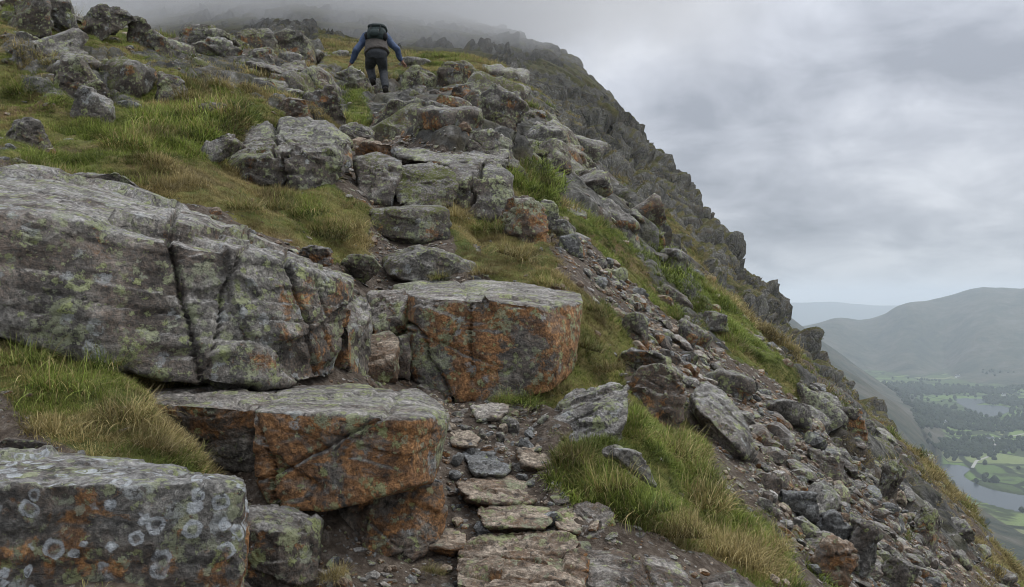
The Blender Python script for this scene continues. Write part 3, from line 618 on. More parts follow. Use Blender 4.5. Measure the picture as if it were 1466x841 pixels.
TABLE = [
 (118,8,192,44,'grey','big rounded boulder on the skyline at the top of the grass slope','block',11.2,5,0),
 (178,20,214,50,'grey','smaller rock leaning against the big skyline boulder','wedge',11.4,4,0),
 (205,38,245,75,'mossy','broken dark rock trailing down-slope from the skyline boulder','wedge',11.2,4,25),
 (58,-8,104,22,'grey','dark boulder with grass growing over it at the top of the grass slope','dome',10.2,4,0),
 (0,-14,70,30,'mossy','mossy rock at the top edge of the grass slope, beside the grass-topped boulder','block',9.6,4,0),
 (248,36,335,66,'mossy','flat dark capping rock on the pale outcrop below the misty crest','slab',14.0,5,4),
 (252,56,356,118,'pale','pale fractured outcrop under the flat dark capping rock','block',13.2,5,-12),
 (322,36,390,72,'mossy','dark rounded rock behind the pale fractured outcrop','dome',17.5,4,0),
 (338,66,402,110,'grey','lichened block to the right of the pale fractured outcrop','block',15.0,5,15),
 (385,44,446,92,'mossy','dark broken crag beyond the lichened block, below the misty crest','block',21.0,4,-10),
 (430,66,500,98,'grey','low rough crag to the left of the hiker','wedge',23.0,4,-1),
 (214,98,268,136,'grey','upright grey rock poking out of the middle of the grass slope','wedge',None,5,1),
 (134,86,182,110,'pale','pale flat rock in the upper grass slope','slab',None,4,12),
 (62,72,134,132,'grey','long grey slab dipping through the upper grass slope','slab',None,5,42),
 (92,118,158,168,'pale','smooth grey slab emerging from the turf left of the grass hummock','wedge',None,4,20),
 (0,170,64,205,'mossy','turf-covered low rock on the grass slope just above the huge slab','dome',None,4,0),
 (100,112,150,140,'grey','small dark rock just above the smooth grey slab','wedge',None,4,-1),
 (384,140,446,170,'brown','low brown rock above the big rounded boulder','slab',None,4,0),
 (412,118,502,172,'grey','tall pale-grey rock left of the mossy grass patch below the hiker','wedge',None,5,-1),
 (414,98,468,124,'brown','overhanging brown flake with a dark gap beneath it','slab',None,4,-8),
 (474,172,536,202,'grey','dark-shadowed rock between the big rounded boulder and the outcrop','wedge',None,4,1),
 (505,200,566,224,'step','flat brown rock lying on the left block of the outcrop','slab',None,4,0),
 (276,190,345,232,'pale','pile of thin pale slabs left of the big rounded boulder','wedge',None,4,-1),
 (530,138,662,192,'grey','broad faceted grey rock face in the path below the hiker','block',None,5,3),
 (655,128,692,156,'pale','pale angular rock right of the faceted rock face','wedge',None,4,10),
 (636,116,684,148,'grey','pointed grey rock leaning over the top of the path','wedge',None,4,-1),
 (618,84,688,124,'mossy','dark mossy knob right of the rock under the hiker\'s hand','dome',17.0,5,0),
 (574,92,628,138,'grey','rounded grey rock under the hiker\'s right hand','dome',17.3,5,0),
 (470,98,528,128,'pale','flat pale rock under the hiker\'s left hand','slab',16.9,4,0),
 (518,119,545,136,'grey','low flat rock under the hiker\'s raised boot','slab',17.62,4,0),
 (656,186,734,214,'pale','flat pale slabs right of the capping slab','slab',None,4,4),
 (676,118,760,186,'grey','dark fractured rock at the head of the steep side slope','block',None,5,-35),
 (748,168,812,228,'pale','spiky pale rock rib on the side slope','block',None,4,55),
 (690,160,740,195,'mossy','mossy rock between the fractured rock and the pale slabs','wedge',None,4,1),
 (818,238,874,268,'pale','big pale tilted slab lying on the green side slope','slab',None,5,-10),
 (718,278,782,328,'brown','dark rounded rock at the right foot of the outcrop','dome',None,5,0),
 (768,284,802,312,'grey','smaller rock beside the dark rounded rock','dome',None,4,0),
 (790,314,830,340,'grey','grey stone just below the pair of dark rounded rocks','block',None,4,0),
 (798,334,834,356,'blue','flat blue-grey stone at the top of the stony gully','slab',None,4,10),
 (862,640,940,680,'pale','low pale-grey rock behind the bright grass tussock','wedge',None,5,5),
 (884,498,972,542,'grey','broad grey slab in the bank above the wedge-shaped rock','slab',None,5,25),
 (898,520,986,584,'brown','dark brown overhung rock in the grass bank','dome',None,5,30),
 (894,448,928,482,'grey','grey block in the stony gully','block',None,4,0),
 (1008,444,1044,464,'pale','lone whitish slab on the grass rib','slab',None,4,5),
 (972,458,1012,500,'grey','tilted slab at the edge of the stony gully','block',None,4,50),
 (1098,572,1162,602,'pale','long pale slab at the upper edge of the scree','slab',None,4,20),
 (1240,656,1302,716,'grey','blocky dark rock standing at the lower edge of the scree','block',None,5,20),
 (1192,584,1244,624,'mossy','mossy crag block below the rough skyline buttress','block',None,4,0),
 (1116,704,1174,736,'blue','flat dark blue-grey slab lying in the scree','slab',None,4,18),
 (1168,732,1222,778,'blue','large dark slab just below the blue-grey one in the scree','slab',None,5,30),
 (1156,768,1232,824,'step','brown slab tilted down the scree beside the dry grass','slab',None,5,35),
 (1212,744,1262,822,'grey','tall grey slab standing on edge in the lower scree','block',None,5,60),
 (1306,726,1362,784,'grey','rough rock rib at the valley edge of the scree','block',None,5,45),
 (1262,800,1318,850,'pale','broad pale rock at the bottom of the scree','block',None,5,35),
 (1160,640,1218,676,'grey','angular grey rock in the middle of the scree','wedge',None,4,20),
 (486,364,546,396,'grey','pale pointed stone on top of the path end of the huge slab','wedge',None,4,0),
 (420,350,470,372,'grey','broken grey plate at the back edge of the huge slab','slab',None,4,-10),
 (100,245,200,272,'pale','thin pale plate along the back edge of the huge slab','slab',4.45,4,-6),
]
for k, (x0, y0, x1, y1, mt, lab, shp, d, sub, tl) in enumerate(TABLE):
    rock_box(x0, y0, x1, y1, mt, lab, shp, d, 5 if x1 - x0 > 44 else sub, seed=k + 1, tilt=tl)
print('rocks', time.time() - T0)

# ------------------------------------------------------------------ surface look-up on the finished hillside
ZG = TXF.reshape(len(GU), len(GD), 3); NG = N1.reshape(len(GU), len(GD), 3)
def inside_rock(Q, grow=.0):
    m = np.zeros(len(Q), bool)
    for nrm, dd, lo, hi in HULLS:
        c = np.nonzero(((Q > lo - grow - .02) & (Q < hi + grow + .02)).all(1))[0]
        if len(c): m[c] |= ((Q[c] @ nrm.T - dd) < grow).all(1)
    return m
AREA = np.linalg.norm(np.cross(TXF[GF[:, 1]] - TXF[GF[:, 0]], TXF[GF[:, 3]] - TXF[GF[:, 0]]), axis=1)
FD = DD[GF[:, 0]]; FU = UU[GF[:, 0]]
inview = (np.abs(FU + .0) < .80) & (PYv[GF[:, 0]] > -80) & (PYv[GF[:, 0]] < 960)
# back-hidden faces (their normals turn away from the path side) are of no use
FC = TXF[GF].mean(1); FN = N1[GF[:, 0]]
facing = (FN * (-FC / np.linalg.norm(FC, axis=1, keepdims=True))).sum(1)
def scatter(weight, n, seed):
    rng = np.random.default_rng(seed); w = weight * AREA; w = np.where(inview & (facing > -.05), w, 0); w /= w.sum()
    i = rng.choice(len(GF), n, p=w); a, b = rng.random(n)[:, None], rng.random(n)[:, None]
    q = TXF[GF[i]]; pos = (q[:, 0] * (1 - a) + q[:, 1] * a) * (1 - b) + (q[:, 3] * (1 - a) + q[:, 2] * a) * b
    return pos, N1[GF[i, 0]], i
def quat_align(n, yaw):
    """euler taking +Z to n after a turn about Z"""
    z = Vector(n); q = Vector((0, 0, 1)).rotation_difference(z)
    return (q.to_matrix() @ Matrix.Rotation(yaw, 3, 'Z')).to_euler()

# ------------------------------------------------------------------ loose stones: path, gully, scree
def stone_pts(rng, flat):
    q = rng.normal(0, 1, (14, 3)); q /= np.linalg.norm(q, axis=1, keepdims=True); q = np.sign(q) * np.abs(q) ** .7
    q *= rng.uniform(.8, 1.05, (14, 1)); q *= np.array([1.0, rng.uniform(.6, .9), flat]) * .5; return q
STONE = []
for k in range(14):
    rng = np.random.default_rng(900 + k); nH = len(HULLS)
    m, b = rock_mesh('stone', stone_pts(rng, [.35, .5, .65, .8][k % 4]), sub=2, seed=900 + k, sharp=70, chips=5, facet=.25, rough=.5)
    m.polygons.foreach_set('use_smooth', np.zeros(len(m.polygons), bool))
    V = np.empty(len(m.vertices) * 3, np.float32); m.vertices.foreach_get('co', V); V = V.reshape(-1, 3); V[:, 2] += b[2]; V[:, :2] += b[:2]
    m.vertices.foreach_set('co', V.ravel()); del HULLS[nH:]
    STONE.append(m)
STONE_MAT = {}
def stone_mesh(k, mat):
    if (k, mat) not in STONE_MAT:
        m = STONE[k].copy(); m.materials.clear(); m.materials.append(MAT[mat]); STONE_MAT[(k, mat)] = m
    return STONE_MAT[(k, mat)]
def put_stone(pos, n, size, rng, mat, name, label, group, sink=.18):
    o = bpy.data.objects.new(name, stone_mesh(int(rng.integers(14)), mat)); COL.objects.link(o)
    nn = np.array(n) * .7 + np.array([0, 0, .3]) + rng.normal(0, .16, 3)
    o.location = Vector(pos) + Vector(nn).normalized() * size * (.25 - sink); o.scale = (size * rng.uniform(.85, 1.2), size * rng.uniform(.8, 1.1), size * rng.uniform(.8, 1.1))
    o.rotation_euler = quat_align(nn, rng.uniform(0, 6.28)); tag(o, label, 'stone', group); return o
rng = np.random.default_rng(5)
# path stones the photograph shows one by one (pixel centre, width in pixels, material)
PS = [(667,604,26,'grey'),(672,630,28,'blue'),(690,608,24,'brown'),(731,602,40,'grey'),(716,616,30,'grey'),(762,612,34,'blue'),(752,630,34,'blue'),(655,652,30,'blue'),(650,668,28,'blue'),(697,633,26,'brown'),
      (747,667,24,'blue'),(760,678,20,'blue'),(645,690,20,'rust'),(660,700,18,'blue'),(795,735,40,'blue'),(800,755,22,'blue'),(850,752,30,'step'),(875,765,30,'pale'),(655,735,26,'step'),(690,752,46,'blue'),(640,755,30,'step'),
      (730,655,16,'rust'),(720,662,14,'rust'),(705,668,14,'brown'),(778,655,16,'grey'),(770,640,20,'grey'),(640,600,24,'brown'),(655,580,18,'grey'),(640,566,20,'rust'),(610,550,24,'rust'),(530,548,26,'rust'),(550,560,20,'step'),
      (635,640,22,'brown'),(648,622,18,'grey'),(550,820,24,'rust'),(520,835,20,'step'),(600,835,22,'brown'),(640,800,26,'step'),(655,820,20,'blue'),(820,760,16,'blue'),(690,590,20,'grey'),(744,590,16,'brown'),(780,600,24,'grey')]
COLN = {'grey':'grey','blue':'blue-grey','brown':'brown','rust':'rusty orange','step':'pale brown','pale':'pale grey'}
for px, py, w, mt in PS:
    d = hit(px, py + 4) or 3.5; i = np.argmin((PXv - px) ** 2 + (PYv - py - 4) ** 2 + 1e4 * (np.log(DD) - math.log(d)) ** 2)
    put_stone(TXF[i], N1[i], w * d / FPX, rng, mt, 'stone', f'{COLN[mt]} loose stone lying on the gravel path', f'{COLN[mt]} stones on the gravel path', .08)
# scree: the largest as individuals
kinds = [('scree', 'grey angular', .60), ('blue', 'dark blue-grey', .13), ('rust', 'rust-brown', .13), ('pale', 'pale lichened', .14)]
ZONES = [('in the stony gully beside the square orange block', P(880, 410, 6.6)), ('in the scree below the large pale leaning slab', P(1110, 620, 5.9)), ('in the scree around the dark blue-grey slabs', P(1170, 720, 5.2)),
         ('in the lower scree near the slab standing on edge', P(1260, 790, 5.2)), ('at the scree edge by the blocky dark rock', P(1270, 690, 8.5))]
wscree = scree_m[GF[:, 0]] * (1 / np.maximum(FD, 4) ** 1.0)
pos, nor, idx = scatter(wscree, 520, 11)
ok = ~inside_rock(pos, .02); pos, nor = pos[ok], nor[ok]
for p_, n_ in list(zip(pos, nor))[:290]:
    kd = kinds[rng.choice(4, p=[k[2] for k in kinds])]
    zn = min(ZONES, key=lambda z: np.linalg.norm(z[1] - p_))[0]
    size = float(np.clip(rng.lognormal(-2.05, .45), .07, .38)) * (1 + .03 * max(p_[1] - 6, 0))
    put_stone(p_, n_, size, rng, kd[0], 'scree_stone', f'{kd[1]} stone lying {zn}', f'{kd[1]} stones {zn}', .14)
# rocks breaking through the turf on the upper slopes
ROCKM = []
for k in range(10):
    rg = np.random.default_rng(700 + k); nH = len(HULLS); q = rg.normal(0, 1, (11, 3)); q /= np.linalg.norm(q, axis=1, keepdims=True); q = np.sign(q) * np.abs(q) ** .65 * np.array([.5, rg.uniform(.32, .5), rg.uniform(.25, .42)])
    m, b = rock_mesh('outcrop_rock', q, sub=4, seed=700 + k, sharp=80, chips=3, facet=1.3, rough=1.0, strata=((.4, .2, 1), .17, .028))
    V = np.empty(len(m.vertices) * 3, np.float32); m.vertices.foreach_get('co', V); V = V.reshape(-1, 3) + b; m.vertices.foreach_set('co', V.astype(np.float32).ravel()); del HULLS[nH:]; m.update(); ROCKM.append(m)
ROCKMM = {}
UZ = [('in the rocky ground below the hiker', P(620, 150, 13)), ('on the grass slope behind the huge grey slab', P(200, 150, 7.5)), ('among the outcrops on the crest beside the hiker', P(350, 80, 15)), ('on the steep side slope right of the path', P(850, 250, 12)),
      ('on the rough slope above the scree', P(1150, 530, 14)), ('along the grassy edge above the valley', P(1330, 690, 17))]
wr = (rock_vis[GF[:, 0]] * .9 + .05) * sstep(5.0, 7.5, FD) * sstep(30, 15, FD) / np.maximum(FD, 6) ** 1.2 * (1 - path_m[GF[:, 0]]) * (1 - .8 * scree_m[GF[:, 0]])
pos, nor, idx = scatter(wr, 520, 13); ok = ~inside_rock(pos, .05)
ok &= ~((np.abs(pos[:, 0] / pos[:, 1] - (538 - CX) / FPX) < .050) & (pos[:, 1] > 10.5) & (pos[:, 1] < 19.5)); pos, nor = pos[ok], nor[ok]
for p_, n_ in list(zip(pos, nor))[:295]:
    mt = ['mossy', 'grey', 'pale', 'brown'][rng.choice(4, p=[.34, .36, .18, .12])]; k = int(rng.integers(10))
    if (k, mt) not in ROCKMM: m = ROCKM[k].copy(); m.materials.clear(); m.materials.append(MAT[mt]); ROCKMM[(k, mt)] = m
    size = float(np.clip(rng.lognormal(-.72, .5), .18, 1.5)) * (1 + .012 * max(p_[1] - 8, 0))
    if p_[0] / p_[1] < -.38: size *= .6
    if p_[0] / p_[1] > .14: size *= .55 if p_[0] / p_[1] > .3 else .75
    zn = min(UZ, key=lambda z: np.linalg.norm(z[1] - p_))[0]; ad = {'mossy': 'moss-patched', 'grey': 'grey', 'pale': 'pale grey', 'brown': 'brown'}[mt]
    o = link('outcrop_rock', ROCKMM[(k, mt)]); nn = np.array(n_) * .6 + np.array([0, 0, .4]) + rng.normal(0, .18, 3)
    o.location = Vector(p_) - Vector((0, 0, .08 * size)); o.scale = (size, size * rng.uniform(.8, 1.2), size * rng.uniform(.7, 1.15)); o.rotation_euler = quat_align(nn, rng.uniform(0, 6.28))
    tag(o, f'{ad} angular rock jutting out {zn}', 'rock', f'{ad} rocks {zn}')

# ------------------------------------------------------------------ scattering by points (grass, gravel): one object each
def scatter_nodes(name, coll):
    ng = bpy.data.node_groups.new(name, 'GeometryNodeTree')
    ng.interface.new_socket('Geometry', in_out='INPUT', socket_type='NodeSocketGeometry'); ng.interface.new_socket('Geometry', in_out='OUTPUT', socket_type='NodeSocketGeometry')
    N, L = ng.nodes, ng.links
    gi, go = N.new('NodeGroupInput'), N.new('NodeGroupOutput')
    ci = N.new('GeometryNodeCollectionInfo'); ci.inputs['Collection'].default_value = coll; ci.inputs['Separate Children'].default_value = True; ci.inputs['Reset Children'].default_value = True
    def na(nm, t):
        n = N.new('GeometryNodeInputNamedAttribute'); n.data_type = t; n.inputs[0].default_value = nm; return n.outputs['Attribute']
    ip = N.new('GeometryNodeInstanceOnPoints'); ip.inputs['Pick Instance'].default_value = True
    L.new(gi.outputs[0], ip.inputs['Points']); L.new(ci.outputs[0], ip.inputs['Instance']); L.new(na('idx', 'INT'), ip.inputs['Instance Index'])
    e2r = N.new('FunctionNodeEulerToRotation'); L.new(na('rot', 'FLOAT_VECTOR'), e2r.inputs[0]); L.new(e2r.outputs[0], ip.inputs['Rotation']); L.new(na('scl', 'FLOAT_VECTOR'), ip.inputs['Scale'])
    L.new(ip.outputs[0], go.inputs[0]); return ng
def points_object(name, pos, rot, scl, idx, tint, coll):
    me = bpy.data.meshes.new(name); me.vertices.add(len(pos)); me.vertices.foreach_set('co', np.asarray(pos, np.float32).ravel())
    attr(me, 'rot', np.asarray(rot, np.float32), 'FLOAT_VECTOR'); attr(me, 'scl', np.asarray(scl, np.float32), 'FLOAT_VECTOR')
    attr(me, 'idx', np.asarray(idx, np.int32), 'INT'); attr(me, 'tint', np.asarray(tint, np.float32))
    o = link(name, me); md = o.modifiers.new('scatter', 'NODES'); md.node_group = scatter_nodes(name, coll); return o
def source_coll(name, meshes):
    c = bpy.data.collections.new(name)
    for k, m in enumerate(meshes):
        o = bpy.data.objects.new(f'{name}_{k:02d}', m); c.objects.link(o)
    return c
def eulers(nor, rng, keep):
    out = np.empty((len(nor), 3), np.float32)
    nn = nor * keep + np.array([0, 0, 1 - keep]) + rng.normal(0, .10, nor.shape)
    nn /= np.linalg.norm(nn, axis=1, keepdims=True); yaw = rng.uniform(0, 6.283, len(nor))
    for i in range(len(nn)): out[i] = quat_align(nn[i], yaw[i])
    return out

def blades(n, length, width, spread, droop, seed, dryp=.25, lean=(0, 0), segs=4, radial=.5):
    """a tuft of n tapering, bending blades"""
    rng = np.random.default_rng(seed); Vs, Fs, Cs = [], [], []
    ang = rng.uniform(0, 6.283, n); rad = np.sqrt(rng.random(n)) * spread
    L = length * rng.uniform(.25, 1.1, n); az = ang + rng.normal(0, 1.25, n)
    tilt = np.clip(radial * rad / max(spread, 1e-6) + rng.normal(0, .38, n), -.6, 1.6)
    dr = droop * rng.uniform(-.1, 1.7, n); g = rng.random(n); dry = (rng.random(n) < dryp) * rng.uniform(.25, .5, n) + rng.uniform(-.12, .12, n)
    face = rng.uniform(0, 6.283, n)
    base = np.stack([np.cos(ang) * rad, np.sin(ang) * rad, np.zeros(n)], 1)
    t = np.zeros(n); p = base.copy(); th = tilt.copy(); rows = []
    wdir = np.stack([-np.sin(az + face * .2), np.cos(az + face * .2), np.zeros(n)], 1)
    for k in range(segs + 1):
        f = k / segs; w = width * (1 - f) ** .6 * (.6 + .8 * g)
        rows.append((p - wdir * w[:, None] * .5, p + wdir * w[:, None] * .5, f))
        dvec = np.stack([np.sin(th) * np.cos(az) + lean[0] * f, np.sin(th) * np.sin(az) + lean[1] * f, np.cos(th)], 1)
        p = p + dvec * (L / segs)[:, None]; th = th + dr / segs * (1 + f)
    nr = len(rows); V = np.zeros((n, nr * 2, 3)); C = np.zeros((n, nr * 2, 4)); C[..., 3] = 1
    for k, (a, b, f) in enumerate(rows):
        V[:, 2 * k], V[:, 2 * k + 1] = a, b; C[:, 2 * k:2 * k + 2, 0] = f; C[:, 2 * k:2 * k + 2, 1] = g[:, None]; C[:, 2 * k:2 * k + 2, 2] = np.clip(.5 + dry, 0, 1)[:, None]
    q = np.array([[2 * k, 2 * k + 1, 2 * k + 3, 2 * k + 2] for k in range(nr - 1)])
    F = (np.arange(n)[:, None, None] * nr * 2 + q[None]).reshape(-1, 4)
    return V.reshape(-1, 3), F, C.reshape(-1, 4)
def blade_mesh(name, *a, mat=None, **k):
    V, F, C = blades(*a, **k); me = mesh_np(name, V, F, True); attr(me, 'blade', C, 'FLOAT_COLOR'); me.materials.append(mat); return me
# short turf clumps: four green, three mixed, three straw
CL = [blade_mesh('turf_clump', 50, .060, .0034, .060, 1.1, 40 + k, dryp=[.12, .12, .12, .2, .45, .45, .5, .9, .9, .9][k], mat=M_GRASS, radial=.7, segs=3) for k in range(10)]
gcol = source_coll('turf_clumps', CL)
turf_f = turf_near[GF[:, 0]] * (1 - np.clip(path_m + scree_m * .9, 0, 1)[GF[:, 0]]) + (.5 * scree_m * sstep(.12, .32, n1 + .35 * n3))[GF[:, 0]]
wg = np.where(FD < 16, turf_f, (1 - rock_vis[GF[:, 0]]) ** 2 * .8) * np.minimum(2.2, (4.5 / FD) ** 1.55) * sstep(75, 40, FD)
NG_ = 105000
pos, nor, idx = scatter(wg, NG_, 21)
ok = ~inside_rock(pos, -.005); pos, nor, idx = pos[ok], nor[ok], idx[ok]
rng = np.random.default_rng(77)
hum = fbm(pos, .75, 3, 61); dryn = fbm(pos, .5, 3, 63) + .5 * fbm(pos, 2.2, 2, 64)
hum = hum + .6 * fbm(pos, 2.4, 2, 67)
scl = (.45 + 1.55 * np.clip(hum + .02, 0, 1)) * rng.uniform(.6, 1.35, len(pos)) * np.maximum(1, (pos[:, 1] / 4.5) ** .50)
gpx, gpy = CX + pos[:, 0] / pos[:, 1] * FPX, HOR - pos[:, 2] / pos[:, 1] * FPX
dryn = dryn + .40 * blob(gpx, gpy, [(1060,780,120,70,40,.5),(900,600,120,40,35,.7),(740,360,90,60,30,.6),(960,470,120,50,45,.35),(300,130,90,40,0,.8),(200,620,110,40,10,.8),(330,270,120,30,20,.3),(1400,780,150,60,45,.2),(70,110,80,60,0,.5),(480,330,50,50,0,.4)]) \
     - .40 * blob(gpx, gpy, [(915,690,75,55,20,1.0),(760,575,60,30,0,1.0),(120,540,110,40,0,.7),(230,180,130,60,0,.9),(120,215,150,30,10,.5),(510,160,30,30,0,1.0),(420,260,80,30,20,.4),(960,390,80,26,42,.4),(60,150,60,40,0,.5)])
tint = np.clip(.41 + .80 * dryn + .55 * fbm(pos, 4.0, 3, 66) + rng.normal(0, .08, len(pos)) + .22 * sstep(9, 22, pos[:, 1]), 0, 1)
pick = np.clip((tint * 10 + rng.normal(0, 1.4, len(pos))).astype(int), 0, 9)
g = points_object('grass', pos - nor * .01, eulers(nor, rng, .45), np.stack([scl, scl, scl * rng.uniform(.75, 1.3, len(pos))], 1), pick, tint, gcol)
tag(g, 'short green and straw-coloured mountain grass covering the turf slopes', 'grass', kind='stuff')
# gravel on the path, in the gully and under the scree
GM = []
for k in range(8):
    m = stone_mesh(k, ['scree', 'rust', 'blue', 'step'][k % 4]); GM.append(m)
pcol = source_coll('gravel_bits', GM)
wp_ = (path_m[GF[:, 0]] * 1.1 + scree_m[GF[:, 0]] * 1.3 + .55 * (near * (1 - turf_near) * (1 - rock_near))[GF[:, 0]] + .035 * near[GF[:, 0]]) * np.minimum(1, (3.5 / FD) ** 1.2)
pos, nor, idx = scatter(wp_, 25000, 31); ok = ~inside_rock(pos, 0.0); pos, nor = pos[ok], nor[ok]
sz = np.clip(rng.lognormal(-3.95, .68, len(pos)), .006, .13) * np.maximum(1, (pos[:, 1] / 3.8) ** .9)
g = points_object('gravel', pos, eulers(nor, rng, .6), np.stack([sz, sz, sz * rng.uniform(.6, 1, len(pos))], 1), rng.choice(8, len(pos), p=[.2, .08, .1, .15, .2, .07, .08, .12]), sz * 0, pcol)
tag(g, 'loose gravel and small stones on the path and scree', 'gravel', kind='stuff')
print('scatter', time.time() - T0)

# ------------------------------------------------------------------ tussocks: each one a thing
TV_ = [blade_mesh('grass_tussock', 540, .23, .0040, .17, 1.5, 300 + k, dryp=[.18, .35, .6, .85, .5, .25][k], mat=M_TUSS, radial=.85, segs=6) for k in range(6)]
def tussock(px, py, w, tintv, label, kind=None, seed=0, d=None, h=1.0, raise_=0.0):
    rng = np.random.default_rng(seed + 4000)
    d = d or hit(px, py) or 4.0; p_ = P(px, py, d); p_[2] += raise_
    k = kind if kind is not None else int(rng.integers(6)); s = w * d / FPX / .52
    o = link('grass_tussock', TV_[k], loc=p_); o.scale = (s, s, s * h); o.rotation_euler = (rng.normal(-.10, .08), rng.normal(.16, .08), rng.uniform(0, 6.28))
    o.color = (tintv, 0, 0, 1); tag(o, label, 'grass tussock', 'grass tussocks on the mountainside'); return o
TUS = [
 (915,735,150,.18,'bright green grass tussock at the right edge of the gravel path',0),(870,700,120,.45,'brown-topped grass tussock between the path and the bright green tussock',1),(975,770,130,.55,'yellowing tussock below the bright green one',2),
 (1050,800,130,.65,'straw-coloured tussock on the dry bank left of the scree',3),(1010,720,120,.5,'mixed green and straw tussock behind the bright green one',4),(960,650,110,.45,'tussock in front of the dark brown overhung rock',1),
 (1100,790,90,.6,'dry tussock at the edge of the scree beside the brown tilted slab',3),(830,660,80,.5,'drooping tussock at the foot of the wedge-shaped grey rock',2),(1000,680,90,.35,'green tussock below the leaning slab',5),
 (90,560,190,.3,'thick green tussock on the turf bank below the huge grey slab',5),(180,600,150,.55,'drooping straw-tipped tussock over the brown ledge',2),(30,520,140,.35,'tussock on the turf bank behind the low grey rock',0),(265,665,100,.45,'dark green tuft in the hollow behind the lichen-ringed block',1),(140,530,130,.25,'upright green tussock against the foot of the huge slab',0),(220,640,110,.7,'brown matted tussock hanging beside the brown ledge',3),
 (470,340,110,.4,'long-haired tussock spilling over the back of the huge slab',1),(440,310,110,.35,'green tussock below the big rounded boulder',0),(500,330,90,.6,'straw-streaked tussock beside the upper step',2),(400,300,90,.4,'tussock on the turf left of the big rounded boulder',4),
 (520,440,60,.3,'green tuft hanging in the crack at the end of the huge slab',0),(525,470,50,.4,'smaller tuft below it in the crack at the slab end',5),
 (760,580,90,.12,'bright green tuft at the foot of the square orange block',0),(720,575,60,.25,'small green tuft against the right face of the orange block',5),(800,560,70,.5,'dry-tipped tuft between the orange block and the wedge-shaped rock',2),
 (620,820,55,.5,'small dry tuft at the foot of the rusty brown rock',4),(685,835,50,.2,'small bright tuft beside the worn pale slab',0),(480,825,70,.6,'withered tuft in the recess under the orange overhang',3),(420,845,60,.5,'dry tuft at the foot of the rounded grey rock under the overhang',2),
 (650,310,80,.65,'pale wispy tussock on the upper step',3),(700,330,90,.4,'green tussock right of the upper step',0),(740,370,110,.55,'brown and green tussock above the square orange block',2),(780,410,80,.45,'tussock on the back of the square orange block',4),(690,395,80,.6,'dry tussock on the right end of the lower step',3),(630,400,50,.45,'small tuft in front of the low pointed step rock',1),
 (840,500,90,.45,'long tussock hanging against the side of the square orange block',1),(850,450,80,.4,'tussock beside the stony gully',4),(870,530,80,.55,'straw tussock above the wedge-shaped rock',2),
 (230,190,150,.25,'big rounded green hummock of grass in the middle of the grass slope',5),(280,150,100,.5,'brown and green tussock beside the upright grey rock',2),(310,130,90,.55,'orange-brown tussock below the pale outcrop',3),(330,150,90,.4,'green tussock above the big rounded boulder',1),(180,215,120,.35,'low tussock below the green hummock',4),
 (40,140,110,.3,'green tussock on the grass slope above the smooth grey slab',0),(90,30,80,.45,'shaggy tussock hanging under the grass-topped boulder',1),(60,100,90,.5,'yellowing tussock beside the long dipping slab',2),(510,165,50,.2,'bright mossy tuft below the hiker',0),(350,300,90,.45,'tussock at the back of the huge slab',4),(240,130,70,.4,'tuft at the foot of the upright grey rock',1),
 (770,265,70,.45,'tussock right of the capping slab',1),(740,240,50,.4,'small tussock against the upright cracked block',4),
]
for k, (px, py, w, tn, lab, kd) in enumerate(TUS):
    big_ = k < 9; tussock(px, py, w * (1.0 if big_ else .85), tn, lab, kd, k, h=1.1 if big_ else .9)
print('tussocks', time.time() - T0)

# ------------------------------------------------------------------ the hiker, seen from behind, scrambling up on hands and feet
def cloth(name, col, rough=.85, wr=18.0, spec=.25):
    s = NT(name); p = s.geo(); n = s.noise(p, wr, 4, .6); f = s.noise(p, 300, 2)
    s.bsdf(s.mix(1.0, col, s.ramp(n, [(.3, (.7, .7, .7)), (.7, (1.3, 1.3, 1.3))]), 'MULTIPLY'), rough, spec, s.bump(s.m('ADD', n, s.m('MULTIPLY', f, .1)), .6, .03)); return s.mat
MC = {'skin': cloth('skin', (.38, .22, .16), .6), 'blue': cloth('blue_jacket', (.055, .082, .145), .7), 'brown': cloth('grey_brown_fleece', (.058, .051, .045)), 'trouser': cloth('charcoal_trousers', (.036, .039, .043)),
      'boot': cloth('dark_boots', (.022, .019, .017), .7), 'pack': cloth('dark_green_pack', (.020, .032, .030), .65), 'packlight': cloth('grey_green_pack_lid', (.020, .029, .028), .6), 'hair': cloth('dark_hair', (.03, .02, .015)), 'strap': cloth('black_strap', (.012, .012, .013))}
def skin_mesh(name, nodes, edges, root=0, sub=2):
    me = bpy.data.meshes.new(name); me.from_pydata([tuple(n[0]) for n in nodes], edges, []); o = bpy.data.objects.new(name, me); COL.objects.link(o)
    o.modifiers.new('skin', 'SKIN'); sm = o.modifiers.new('sub', 'SUBSURF'); sm.levels = sub; sm.render_levels = sub
    for i, n in enumerate(nodes):
        sv = me.skin_vertices[0].data[i]; r = n[1]; sv.radius = r if isinstance(r, tuple) else (r, r); sv.use_root = (i == root)
    dg = bpy.context.evaluated_depsgraph_get(); out = bpy.data.meshes.new_from_object(o.evaluated_get(dg)); out.name = name
    bpy.data.objects.remove(o); bpy.data.meshes.remove(me)
    out.polygons.foreach_set('use_smooth', np.ones(len(out.polygons), bool)); out.materials.clear(); return out
HB = Vector(P(541, 128, 17.1))
def hp(px, py, d): return Vector(P(px, py, d)) - HB
